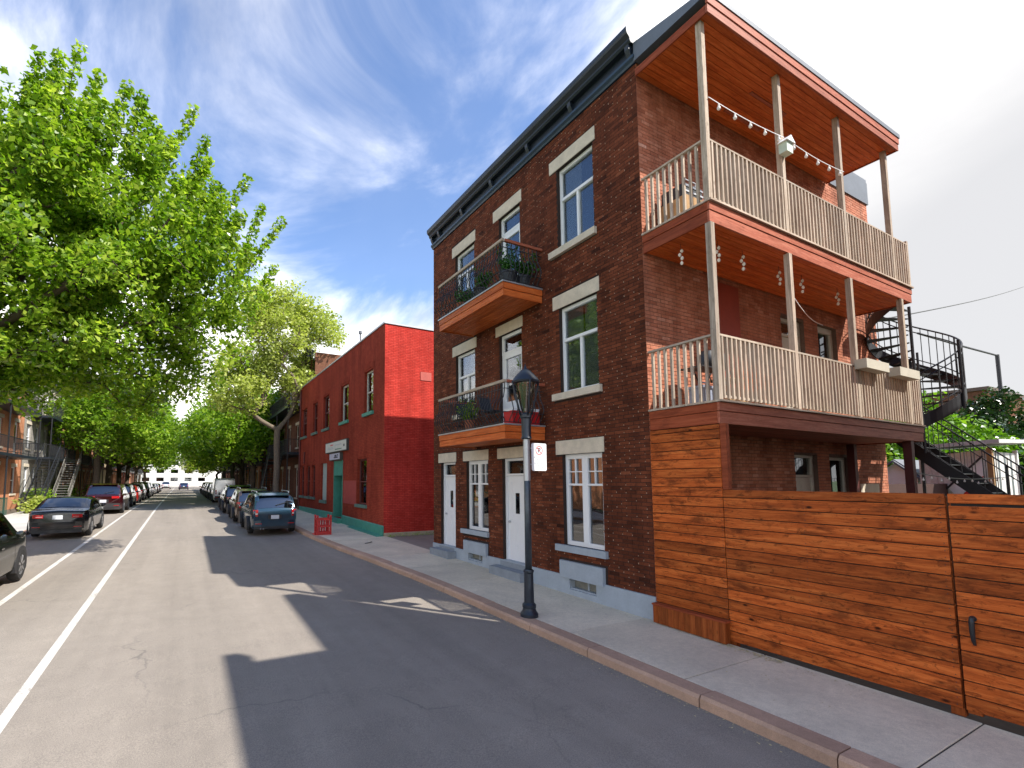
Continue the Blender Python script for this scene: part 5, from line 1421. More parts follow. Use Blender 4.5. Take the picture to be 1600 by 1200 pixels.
def rowhouse(P, sgn, X, ya, yb, H, wallm, label, trim, bays, balc=True, stairs=None, storeys=3, cornice=None, balmat=None, iron=True, depth=10, blc_d=1.3, lite=True, side_at=None):
    g0 = gz((ya + yb) / 2)
    t = empty('row_house', label, 'house', (X, (ya + yb) / 2, g0))
    holes = []; W = (yb - ya) / bays
    sh = (H - 0.8) / storeys
    for s in range(storeys):
        z = g0 + 0.5 + s * sh
        for k in range(bays):
            c = ya + (k + 0.5) * W
            if (k + s) % 2 == 0 or k == 0: holes.append((c - 0.5, c + 0.5, z + 0.55, z + 2.3, 'w'))
            else: holes.append((c - 0.45, c + 0.45, z + 0.05, z + 2.35, 'd'))
    m = MB(); wall_holes(m, P, ya, yb, g0 - 0.3, g0 + H, [h[:4] for h in holes], 0.18)
    x1 = X + sgn * depth
    m.box(X + sgn * 0.19, x1, ya + 0.001, ya + 0.12, g0 - 0.3, g0 + H); m.box(X + sgn * 0.19, x1, yb - 0.12, yb - 0.001, g0 - 0.3, g0 + H)
    m.build('wall', wallm, t)
    m = MB(); m.box(X + sgn * 0.1, x1, ya + 0.13, yb - 0.13, g0 + H - 0.5, g0 + H - 0.4); m.build('flat_roof', M_roof, t)
    for h in holes:
        if h[4] == 'w': window(t, P, h[:4], 'S', frame=trim, glass=M_glassd, roomd=0.4)
        else:
            a, b, c, d = h[:4]; m = MB(); m.boxP(P, a, b, c, d, -0.16, -0.10); dd = m.build('door', trim, t)
            m = MB(); m.boxP(P, a + 0.2, b - 0.2, c + 0.9, d - 0.2, -0.1, -0.09); m.build('pane', M_glassd, dd)
        m = MB(); m.boxP(P, h[0] - 0.1, h[1] + 0.1, h[3], h[3] + 0.22, -0.05, 0.03); m.build('lintel', M_stone, t); m = MB(); m.boxP(P, h[0] - 0.08, h[1] + 0.08, h[2] - 0.12, h[2], -0.05, 0.06); m.build('sill', M_stone, t)
    m = MB(); cm = cornice or M_navy
    m.boxP(P, ya, yb, g0 + H, g0 + H + 0.14, -0.1, 0.38); m.boxP(P, ya, yb, g0 + H - 0.45, g0 + H - 0.001, -0.0, 0.10)
    n = int((yb - ya) / 0.8)
    for i in range(n): m.boxP(P, ya + 0.2 + i * 0.8, ya + 0.38 + i * 0.8, g0 + H - 0.35, g0 + H - 0.001, 0.101, 0.32)
    m.build('cornice', cm, t)
    bmz = balmat or M_black
    if balc:
        for s in range(1, storeys):
            z = g0 + 0.5 + s * sh
            a, b = ya + (yb - ya) * 0.12, yb - (yb - ya) * 0.10
            m = MB(); m.boxP(P, a, b, z - 0.16, z, 0.0, blc_d); bal = m.build('balcony', cm if iron else M_fasy, t)
            m = MB(); railing(m, P, a, b, z, 0.0, blc_d); m.build('railing', bmz, bal)
            for u in (a + 0.06, (a + b) / 2, b - 0.06):
                m = MB(); m.tube([P(u, z - 0.16, blc_d - 0.07), P(u, (z - sh if s > 1 else g0), blc_d - 0.07)], 0.045, 6); m.build('column', bmz, bal)
    if stairs:
        u0, u1, mat_ = stairs
        stair(t, P, u0, u1, g0 + 0.1, g0 + 0.5 + sh, blc_d + 0.02, blc_d + 0.95, mat_)
    return t
M_or = masonry('orange_brick', (0.62, 0.25, 0.12), (0.70, 0.31, 0.16), (0.38, 0.24, 0.17), 'yz')
M_or2 = masonry('salmon_brick', (0.46, 0.19, 0.11), (0.52, 0.24, 0.14), (0.4, 0.28, 0.22), 'yz')
M_grst = masonry('grey_stone_blocks', (0.30, 0.28, 0.25), (0.36, 0.34, 0.30), (0.25, 0.23, 0.2), 'yz', bw=0.6, bh=0.3)
M_rd = masonry('red_brick_row', (0.30, 0.075, 0.04), (0.36, 0.10, 0.05), (0.2, 0.13, 0.1), 'yz')
M_cream = masonry('cream_brick', (0.62, 0.50, 0.33), (0.68, 0.56, 0.38), (0.5, 0.42, 0.3), 'yz')
M_brn = masonry('brown_row_brick', (0.16, 0.07, 0.045), (0.20, 0.09, 0.055), (0.12, 0.09, 0.07), 'yz')
M_stairg = plain('grey_stair_paint', (0.20, 0.19, 0.17), 0.6, 0.2, 6)
XL = -10.0
Q = PL(XL)
rowhouse(Q, -1, XL, 26, 42.0, 9.6, M_or, 'orange brick row house at the left edge with a black outside stair', M_white, 5, stairs=(36.7, 41.2, M_black))
rowhouse(Q, -1, XL, 42.02, 53.4, 9.9, M_grst, 'grey stone row house with dark balconies and a grey outside stair', M_white, 5, stairs=(44.5, 49, M_stairg))
rowhouse(Q, -1, XL, 53.42, 71, 9.4, M_or2, 'salmon brick row house behind the first kerb trees on the left', M_offw, 7, stairs=(56, 60.6, M_redfr), cornice=M_redfr)
rowhouse(Q, -1, XL, 71.02, 84, 9.8, M_cream, 'cream brick row house halfway down the left side', M_offw, 4, cornice=M_redfr)
rowhouse(Q, -1, XL, 84.02, 98, 9.3, M_or, 'orange brick row house past the cream one', M_offw, 4)
rowhouse(Q, -1, XL, 98.02, 114, 9.7, M_rd, 'dark red row house far down the left side', M_offw, 4)
rowhouse(Q, -1, XL, 114.02, 132, 9.3, M_or2, 'farthest salmon coloured row house at the left end of the street', M_offw, 4)
XQ = 7.7
Q2 = PF(XQ)
rowhouse(Q2, 1, XQ, 32.9, 45, 10.9, M_brn, 'brown brick row house with black balconies and stair just beyond the red house', M_offw, 4, stairs=(40.5, 35.6, M_black), blc_d=1.35)
rowhouse(Q2, 1, XQ, 45.02, 58, 10.0, M_rd, 'shaded red brick row house behind the right kerb trees', M_offw, 4, stairs=(55, 51, M_black))
rowhouse(Q2, 1, XQ, 58.02, 72, 9.6, M_or, 'orange brick row house beyond the white van', M_offw, 4)
rowhouse(Q2, 1, XQ, 72.02, 88, 9.8, M_brn, 'brown row house far down the right side', M_offw, 4)
rowhouse(Q2, 1, XQ, 88.02, 110, 9.6, M_or2, 'last salmon row house on the right side of the street', M_offw, 5)
# pale building closing the street
eb = empty('white_building', 'sunlit white building closing the far end of the street', 'building', (-2, 175, 0.4))
PE = PS(175)
hs = [(x, x + 2.2, z, z + 1.3) for z in (2.0, 4.6, 7.2) for x in (-12, -8, -4, 0, 4)]
m = MB(); wall_holes(m, PE, -16, 9, -0.2, 9.5, hs, 0.3); m.box(-16, 9, 175.4, 188, -0.2, 9.5); m.build('wall', plain('pale_render', (0.55, 0.54, 0.52), 0.8, 0.2, 0.6), eb)
for h in hs: window(eb, PE, h, 'P', glass=M_glassd, roomd=0.38)
m = MB(); m.box(-16.4, 9.4, 174.4, 188, 9.5, 9.9); m.build('roof', M_roof, eb)
# neighbouring brick house south of the yard (its shadow reaches the road)
nb = empty('neighbour_house', 'three storey brick house on the near side of the yard plus an added shading slab', 'house', (6.9, -6, 0))
m = MB(); m.box(6.9, 19, -15, -1.0, -0.3, 10.4); m.box(9.1, 9.43, -3, 0.95, -0.3, 12.4); m.build('wall', M_rd, nb)  # thin upright slab is added out of view just to shade the road
m = MB(); m.box(6.7, 6.899, -15, -0.65, 10.2, 10.5); m.build('cornice', M_navy, nb)

# ------------------------------------------------------------------ vehicles
def paint(name, col, rough=0.16):
    m, nt, bs = new_mat(name)
    v = coords(nt); n1 = noise_tex(nt, v, 2.5, 5, 0.6); n2 = noise_tex(nt, v, 60, 3, 0.7)
    c = mixc(nt, 0.5, C4(col), ramp(nt, n1, [(0.3, (0.75, 0.75, 0.75)), (0.7, (1.2, 1.2, 1.2))]), 'MULTIPLY')
    # road dust settles low on the doors
    geo = N(nt, 'ShaderNodeTexCoord'); sp_ = N(nt, 'ShaderNodeSeparateXYZ'); nt.links.new(geo.outputs['Object'], sp_.inputs[0])
    du = mathn(nt, 'MULTIPLY', ramp(nt, mathn(nt, 'ADD', sp_.outputs['Z'], mathn(nt, 'MULTIPLY', n1, 0.35)), [(0.42, (1, 1, 1)), (0.75, (0, 0, 0))]), 0.16)
    c = mixc(nt, du, c, (0.16, 0.14, 0.12))
    nt.links.new(c, bs.inputs['Base Color'])
    r_ = mathn(nt, 'ADD', mathn(nt, 'MULTIPLY', du, 0.8), rough); nt.links.new(r_, bs.inputs['Roughness'])
    bs.inputs['Metallic'].default_value = 0.25; bs.inputs['Coat Weight'].default_value = 0.6; bs.inputs['Coat Roughness'].default_value = 0.08
    return m
M_trim = plain('black_trim', (0.02, 0.02, 0.022), 0.6, 0.2, 10)
M_tail = plain('tail_lamp_red', (0.42, 0.01, 0.012), 0.15, 0.1, 5, coat=0.8)
M_tailw = plain('lamp_clear', (0.65, 0.60, 0.58), 0.15, 0.05, 5, coat=0.8)
M_plate = plain('licence_plate', (0.62, 0.64, 0.68), 0.5, 0.15, 12)
M_chr = plain('chrome', (0.6, 0.62, 0.64), 0.15, 0.05, 5, metal=1.0)
def lerp(a, b, f): return a + (b - a) * f
def pl(y, pts):
    if y <= pts[0][0]: return pts[0][1]
    for (a, b), (c, d) in zip(pts, pts[1:]):
        if y <= c:
            f = (y - a) / (c - a); return b + (d - b) * f
    return pts[-1][1]
def car(label, x, y, kind, mat, group=None, rz=0.0, name='parked_car', cat='car', detail=2, roof_mat=None, rails=False, scale=1.0, spoiler=False):
    SP = {   # L, W, belt z, roof z, front axle, rear axle, wheel r, top profile, rear shape
     'suv': dict(L=4.6, W=1.86, belt=1.02, r=0.35, clr=0.22, ax=(0.85, 3.55), top=[(0.0, 0.98), (0.05, 1.06), (0.28, 1.50), (0.50, 1.64), (1.0, 1.69), (2.4, 1.69), (2.8, 1.64), (3.45, 1.14), (3.8, 1.08), (4.4, 0.92), (4.6, 0.74)], g=(0.05, 3.45)),
     'wagon': dict(L=4.5, W=1.82, belt=1.0, r=0.33, clr=0.22, ax=(0.85, 3.45), top=[(0.0, 0.96), (0.04, 1.03), (0.20, 1.42), (0.38, 1.58), (0.9, 1.66), (2.3, 1.66), (2.7, 1.60), (3.35, 1.10), (3.7, 1.04), (4.3, 0.88), (4.5, 0.72)], g=(0.04, 3.35)),
     'sedan': dict(L=4.7, W=1.84, belt=0.98, r=0.33, clr=0.18, ax=(1.0, 3.75), top=[(0.0, 0.92), (0.04, 1.03), (0.55, 1.07), (0.95, 1.24), (1.45, 1.42), (1.9, 1.46), (2.6, 1.45), (2.95, 1.38), (3.6, 1.02), (3.9, 0.98), (4.5, 0.80), (4.7, 0.66)], g=(0.55, 3.6)),
     'hatch': dict(L=4.2, W=1.76, belt=0.95, r=0.31, clr=0.18, ax=(0.75, 3.3), top=[(0.0, 0.90), (0.04, 0.98), (0.30, 1.32), (0.60, 1.44), (1.1, 1.48), (2.2, 1.46), (2.55, 1.38), (3.15, 1.02), (3.5, 0.96), (4.0, 0.80), (4.2, 0.66)], g=(0.04, 3.15)),
     'van': dict(L=4.9, W=1.9, belt=1.15, r=0.33, clr=0.2, ax=(0.95, 3.9), top=[(0.0, 1.55), (0.06, 1.98), (0.2, 2.12), (0.6, 2.16), (3.0, 2.16), (3.35, 2.08), (4.0, 1.38), (4.3, 1.2), (4.75, 0.98), (4.9, 0.75)], g=(3.0, 4.0)),
    }[kind]
    Lc, W, belt, r, clr = SP['L'], SP['W'], SP['belt'], SP['r'], SP['clr']
    base = empty(name, label, cat, (x, y, gz(y + Lc / 2) + RD), group, rz)
    base.rotation_euler = (0.014 if y < 34 else 0, 0, rz); 
    if scale != 1.0: base.scale = (scale,) * 3
    ys = sorted(set([0.0, 0.03, 0.10, 0.3, Lc - 0.3, Lc - 0.12, Lc - 0.03, Lc] + [p[0] for p in SP['top']] + [Lc * i / 22 for i in range(23)]))
    ys = [q for i, q in enumerate(ys) if i == 0 or q - ys[i - 1] > 0.012]
    def plan(q):     # plan taper at both ends
        e = 1.0
        if q < 0.35: e = 0.90 + 0.10 * math.sin(min(1, q / 0.35) * PI / 2)
        if q > Lc - 0.9: e = 0.78 + 0.22 * math.sin(min(1, (Lc - q) / 0.9) * PI / 2)
        return e * W / 2
    def sec(q):
        w = plan(q); zt_ = pl(q, SP['top'])
        zb = clr + (0.10 if q < 0.15 or q > Lc - 0.15 else 0.0)
        bz = min(belt + 0.02 * math.sin(q), zt_ - 0.03)
        gh = max(0.0, zt_ - bz)
        wr = w * (0.97 - (0.30 if kind != 'van' else 0.10) * gh) if gh > 0.05 else w * 0.93
        lip = min(0.07, gh * 0.4)
        return [(0, zb), (w * 0.86, zb), (w * 0.97, zb + 0.10), (w, lerp(zb, bz, 0.45)), (w * 0.99, bz - 0.06), (w * 0.955, bz), (wr, zt_ - lip), (wr * 0.86, zt_ - 0.012), (0, zt_ + 0.015)]
    def pt(q, s):    # s in 0..8, sign for side
        sg = 1 if s >= 0 else -1; s = abs(s); S_ = sec(q); i = min(7, int(s)); f = s - i
        return Vector((sg * lerp(S_[i][0], S_[i + 1][0], f), q, lerp(S_[i][1], S_[i + 1][1], f)))
    m = MB(); vs = []; fs = []; nn = 16
    for q in ys:
        S_ = sec(q)
        ring = [(p[0], q, p[1]) for p in S_] + [(-p[0], q, p[1]) for p in S_[-2:0:-1]]
        vs += ring
    nr = len(ring)
    for i in range(len(ys) - 1):
        for k in range(nr):
            k2 = (k + 1) % nr; fs.append((i * nr + k, i * nr + k2, (i + 1) * nr + k2, (i + 1) * nr + k))
    fs.append(tuple(range(nr - 1, -1, -1))); fs.append(tuple((len(ys) - 1) * nr + k for k in range(nr)))
    m.add(vs, fs); body = m.build('body', mat, base, smooth=True, local=True, sharp=32)
    def patch(name, mt, q0, q1, s0, s1, off, parent=base, nq=6, ns=4, quad=None):
        m = MB(); vs = []; 
        for i in range(nq + 1):
            for j in range(ns + 1):
                fq, fs_ = i / nq, j / ns
                if quad: qq0, qq1 = lerp(quad[0][0], quad[1][0], fs_), lerp(quad[0][1], quad[1][1], fs_)
                else: qq0, qq1 = q0, q1
                q = lerp(qq0, qq1, fq); s = lerp(s0, s1, fs_)
                p = pt(q, s); e = 1e-3
                dq = pt(min(q + 0.02, Lc), s) - pt(max(q - 0.02, 0), s); ds = pt(q, s + e if abs(s + e) < 8 else s) - pt(q, s - e)
                if ds.length < 1e-9: ds = Vector((0, 0, 1))
                nv = dq.cross(ds); 
                if nv.length < 1e-12: nv = Vector((0, 0, 1))
                nv.normalize()
                c0 = Vector((0, Lc / 2, 0.8))
                if nv.dot(p - c0) < 0: nv = -nv
                vs.append(tuple(p + nv * off))
        w_ = ns + 1
        m.add(vs, [(i * w_ + j, i * w_ + j + 1, (i + 1) * w_ + j + 1, (i + 1) * w_ + j) for i in range(nq) for j in range(ns)])
        return m.build(name, mt, parent, local=True, smooth=True)
    g0, g1 = SP['g']
    # side glass between pillars
    if kind == 'van': cuts = [(3.05, 3.75)]
    elif kind == 'sedan': cuts = [(1.25, 2.15), (2.22, 3.15)]
    elif kind == 'hatch': cuts = [(0.45, 1.25), (1.32, 2.65)]
    else: cuts = [(0.42, 0.95), (1.02, 1.92), (2.0, 2.95)]
    for sg in (1, -1):
        for (a, b) in cuts:
            patch('side_window', M_cglass, a, b, sg * 5.12, sg * 5.9, 0.006, quad=((a - 0.06, b + 0.12), (a + 0.10, b - 0.25 if b > 2.6 else b)))
    # windscreen and rear glass
    tp = SP['top']
    if kind == 'sedan': patch('rear_window', M_cglass, 0.72, 1.40, -7.6, 7.6, 0.006) if False else None
    def endglass(name, q0, q1):
        m = MB(); vs = []; n1, n2 = 6, 10
        for i in range(n1 + 1):
            q = lerp(q0, q1, i / n1); S_ = sec(q); hw = S_[6][0] * 0.93; zt_ = pl(q, tp)
            for j in range(n2 + 1):
                u = -1 + 2 * j / n2
                zz = zt_ + 0.015 - (0.027) * min(1, abs(u) / 0.86) ** 2 - (0.03 * max(0, abs(u) - 0.86) / 0.14)
                slope = (pl(q + 0.02, tp) - pl(q - 0.02, tp)) / 0.04; nv = Vector((0, -slope, 1)).normalized()
                vs.append((u * hw, q + nv.y * 0.008, zz + nv.z * 0.008))
        w_ = n2 + 1; m.add(vs, [(i * w_ + j, i * w_ + j + 1, (i + 1) * w_ + j + 1, (i + 1) * w_ + j) for i in range(n1) for j in range(n2)])
        return m.build(name, M_cglass, base, local=True, smooth=True)
    if kind == 'sedan': endglass('rear_window', 0.66, 1.45); endglass('windscreen', 2.98, 3.56)
    elif kind == 'van': endglass('windscreen', 3.38, 3.98)
    else:
        q0, q1 = tp[1][0], tp[3][0]; rw = endglass('rear_window', q0 + 0.015, q1 - 0.015)
        endglass('windscreen', tp[6][0] + 0.04, tp[7][0] - 0.03)
        if detail > 1:
            zz = pl(0.09, tp) + 0.03
            m = MB(); m.bar((0.02, 0.075 - 0.03, zz), (0.50, 0.12 - 0.03, zz + 0.13), 0.015, 0.02); m.build('wiper', M_trim, rw, local=True)
            m = MB(); q = tp[3][0]; z = tp[3][1]; m.prism([(q - 0.16, z + 0.0), (q + 0.25, z + 0.075), (q + 0.25, z + 0.05), (q - 0.14, z - 0.03)], lambda p: (-W * 0.33, p[0], p[1]), lambda p: (W * 0.33, p[0], p[1])); m.build('spoiler', mat, base, local=True)
    # wheels
    for ay in SP['ax']:
        for sg in (1, -1):
            w = W / 2
            m = MB(); m.lathe([(0.0, 0.0), (r + 0.075, 0.0), (r + 0.075, -0.1)] if sg < 0 else [(r + 0.075, -0.1 * -1 * -1), (r + 0.075, 0.0), (0.0, 0.0)], 22, (sg * (w + 0.004), ay, r), 'x')
            # arch: dark disc with a raised lip, clipped at the sill
            m.v = [(p[0], p[1], max(p[2], clr - 0.02)) for p in m.v]
            m.build('wheel_arch', M_trim, base, local=True)
            m = MB(); x0 = sg * (w - 0.19); x1 = sg * (w + 0.012)
            prof = [(r * 0.62, 0), (r * 0.93, 0), (r, 0.03), (r, 0.17), (r * 0.93, 0.202), (r * 0.66, 0.202), (r * 0.62, 0.18)]
            m.lathe([(a, x1 * 0 + sg * b) for a, b in prof], 24, (x0, ay, r), 'x'); wh = m.build('wheel', M_rubber, base, local=True, smooth=True, sharp=40)
            m = MB(); xr = x0 + sg * 0.192
            m.lathe([(r * 0.65, -sg * 0.05), (r * 0.66, sg * 0.0), (r * 0.60, sg * 0.003), (r * 0.58, -sg * 0.05)], 24, (xr, ay, r), 'x')
            m.lathe([(0.0, 0), (0.055, 0), (0.05, -sg * 0.03)], 10, (xr + sg * 0.002, ay, r), 'x')
            for k in range(7):
                a = 2 * PI * k / 7 + 0.2
                m.bar((xr - sg * 0.004, ay + 0.04 * math.cos(a), r + 0.04 * math.sin(a)), (xr - sg * 0.002, ay + r * 0.61 * math.cos(a), r + r * 0.61 * math.sin(a)), 0.045, 0.02, up=(1, 0, 0))
            m.build('rim', M_rim, wh, local=True)
    # lamps, plate, bumpers
    hw0 = plan(0.0)
    zt0 = min(belt, SP['top'][0][1])
    def rb(name, mt, x0, x1, z0, z1, d=0.035, parent=base, bulge=0.0):
        m = MB(); n = 6
        pr = []
        for i in range(n + 1):
            xx = lerp(x0, x1, i / n); ed = abs(xx) / hw0
            back = 0.0 if ed < 0.86 else (ed - 0.86) * 0.6
            pr.append((xx, back))
        for (a, b) in zip(pr, pr[1:]):
            m.add([(a[0], a[1] - d, z0 + .01), (b[0], b[1] - d, z0 + .01), (b[0], b[1] - d, z1 - .01), (a[0], a[1] - d, z1 - .01), (a[0], a[1] + 0.1, z0), (b[0], b[1] + 0.1, z0), (b[0], b[1] + 0.1, z1), (a[0], a[1] + 0.1, z1)],
                  [(0, 1, 2, 3), (4, 5, 1, 0), (3, 2, 6, 7), (0, 3, 7, 4), (1, 2, 6, 5)])
        return m.build(name, mt, parent, local=True)
    if kind in ('suv', 'wagon', 'hatch', 'van'):
        lz0, lz1 = (0.74, 1.02) if kind != 'van' else (0.75, 1.15)
        if kind == 'suv' :
            for sg in (1, -1): rb('tail_light', M_tail, sg * hw0 * 0.48, sg * hw0 * 1.01, 0.86, 1.0, 0.03)
            rb('light_bar', M_chr, -hw0 * 0.47, hw0 * 0.47, 0.955, 0.975, 0.02)
        else:
            for sg in (1, -1):
                rb('tail_light', M_tail, sg * hw0 * 0.80, sg * hw0 * 1.02, lz0, lz1, 0.03); rb('reversing_light', M_tailw, sg * hw0 * 0.82, sg * hw0 * 0.98, lz0 + 0.08, lz0 + 0.15, 0.034)
        rb('bumper', mat if kind == 'wagon' else M_trim, -hw0 * 0.99, hw0 * 0.99, 0.34, 0.60, 0.07)
        rb('bumper_valance', M_trim, -hw0 * 0.95, hw0 * 0.95, 0.24, 0.40, 0.05)
        for sg in (1, -1): rb('reflector', M_tail, sg * hw0 * 0.62, sg * hw0 * 0.92, 0.44, 0.49, 0.076)
        pz = 0.72
        m = MB(); m.box(-0.26, 0.26, -0.012, 0.05, pz - 0.07, pz + 0.09); m.build('plate_recess', M_trim, base, local=True)
    else:
        for sg in (1, -1): rb('tail_light', M_tail, sg * hw0 * 0.52, sg * hw0 * 1.01, 0.76, 0.90, 0.03); rb('reversing_light', M_tailw, sg * hw0 * 0.56, sg * hw0 * 0.78, 0.795, 0.825, 0.034)
        rb('bumper', mat, -hw0 * 0.99, hw0 * 0.99, 0.34, 0.62, 0.06); rb('bumper_valance', M_trim, -hw0 * 0.9, hw0 * 0.9, 0.2, 0.36, 0.04)
        for sg in (1, -1): rb('reflector', M_tail, sg * hw0 * 0.6, sg * hw0 * 0.9, 0.42, 0.46, 0.066)
        rb('boot_trim', M_chr, -0.3, 0.3, 0.885, 0.90, 0.02)
        pz = 0.79
    m = MB(); m.box(-0.155, 0.155, -0.04, -0.03, pz - 0.075, pz + 0.075); m.build('licence_plate', M_plate, base, local=True)
    for sg in (1, -1):      # mirrors, headlights
        yb_ = g1 - 0.55
        m = MB(); m.lathe([(0.02, 0), (0.075, 0.02), (0.085, 0.07), (0.05, 0.12), (0.01, 0.13)], 10, (sg * (W / 2 + 0.09), yb_, belt + 0.07), 'y'); m.bar((sg * W * 0.46, yb_ + 0.05, belt), (sg * (W / 2 + 0.06), yb_ + 0.06, belt + 0.05), 0.03, 0.04); m.build('mirror', mat, base, local=True, smooth=True, sharp=40)
        m = MB(); m.box(sg * W * 0.27, sg * W * 0.40, Lc - 0.06, Lc + 0.01, 0.60, 0.72); m.build('headlight', M_tailw, base, local=True)
    if detail > 1:
        # shut lines and handles
        for sg in (1, -1):
            for a in ((cuts[-1][0] - 0.04), (cuts[-1][1] + 0.12)):
                patch('door_gap', M_trim, a, a + 0.012, sg * 1.8, sg * 5.0, 0.004, nq=1, ns=8)
            for a in (cuts[-1][0] + 0.08, cuts[-2][0] + 0.12 if len(cuts) > 1 else cuts[-1][0] + 0.3):
                m = MB(); xx = sg * (W / 2 * 0.995); m.box(xx, xx + sg * 0.025, a, a + 0.17, belt - 0.15, belt - 0.12); m.build('door_handle', mat, base, local=True)
        if rails:
            for sg in (1, -1):
                S_ = sec(1.3); m = MB(); m.tube([(sg * S_[6][0] * 0.90, 0.65, 1.66), (sg * S_[6][0] * 0.90, 0.75, 1.72), (sg * S_[6][0] * 0.90, 2.3, 1.72), (sg * S_[6][0] * 0.90, 2.4, 1.66)], 0.018, 6); m.build('roof_rail', M_silver, base, local=True)
        if kind in ('suv', 'wagon'):
            m = MB(); 
            for q in (-0.55, -0.45): m.tube([(q, -0.09, 0.27), (q, 0.1, 0.27)], 0.03, 8)
            m.build('exhaust', M_chr, base, local=True)
    return base
P_teal = paint('teal_paint', (0.016, 0.048, 0.078)); P_black = paint('black_paint', (0.004, 0.005, 0.008)); P_mar = paint('maroon_paint', (0.032, 0.003, 0.005))
P_dgreen = paint('dark_green_grey_paint', (0.008, 0.011, 0.008)); P_red = paint('red_paint', (0.42, 0.02, 0.015)); P_grey = paint('grey_paint', (0.10, 0.10, 0.10))
P_silver = paint('silver_paint', (0.32, 0.33, 0.34)); P_white = paint('white_car_paint', (0.78, 0.79, 0.80)); P_brown = paint('bronze_paint', (0.09, 0.06, 0.045)); P_blue = paint('blue_paint', (0.03, 0.06, 0.16)); P_dred = paint('dark_red_paint', (0.16, 0.01, 0.012))
KR_ = 'cars parked along the right kerb'; KL_ = 'cars parked along the left kerb'
car('teal blue estate with tinted windows and rear wiper, nearest car at the right kerb', 3.32, 20.1, 'wagon', P_teal, KR_, rails=True)
car('dark bronze estate with silver roof rails parked right ahead of the teal one', 3.22, 25.6, 'wagon', P_brown, KR_, rails=True)
car('dark blue people carrier, third from the front at the right kerb', 3.15, 31.8, 'suv', P_black, KR_, rails=True)
car('white panel van at the right kerb', 3.25, 45.8, 'van', P_white, KR_, cat='van', name='parked_van')
car('grey car behind the white van on its far side', 3.2, 52.0, 'suv', P_grey, KR_, detail=1)
car('bronze car two places beyond the white van', 3.15, 58.0, 'suv', P_brown, KR_, detail=1)
car('silver car three places beyond the white van', 3.15, 64.2, 'wagon', P_silver, KR_, detail=1)
car('dark red car near the far end of the right kerb', 3.15, 70.5, 'hatch', P_dred, KR_, detail=1)
car('black car at the far end of the right kerb', 3.2, 77.0, 'suv', P_black, KR_, detail=1)
car('dark SUV cut off by the left edge of the photo, front wheel showing', -4.18, 10.62, 'suv', P_dgreen, KL_)
car('black saloon with a blurred number plate at the left kerb', -4.12, 22.2, 'sedan', P_black, KL_)
car('maroon SUV with grey bumper behind the black saloon', -4.25, 34.3, 'suv', P_mar, KL_, scale=1.06)
car('black SUV just ahead of the maroon one', -4.3, 41.2, 'suv', P_black, KL_)
car('bright red hatchback at the left kerb', -4.3, 47.6, 'hatch', P_red, KL_)
car('grey estate just beyond the red hatchback', -4.35, 54.0, 'wagon', P_grey, KL_, detail=1)
car('tall dark SUV beyond the grey estate', -4.3, 60.4, 'suv', P_dgreen, KL_, detail=1, scale=1.05)
car('dark blue SUV further along the left kerb', -4.35, 66.8, 'suv', P_blue, KL_, detail=1)
car('silver saloon far along the left kerb', -4.4, 76.5, 'sedan', P_silver, KL_, detail=1)
car('dark red saloon far along the left kerb', -4.4, 83.5, 'sedan', P_dred, KL_, detail=1)
car('black saloon last in the left row', -4.4, 92, 'sedan', P_black, KL_, detail=1)
car('small blue car driving at the far end of the street', 0.0, 112, 'hatch', P_blue, None, name='moving_car', detail=1)
car('white car standing at the far end of the street', -3.6, 122, 'suv', P_white, None, detail=1)

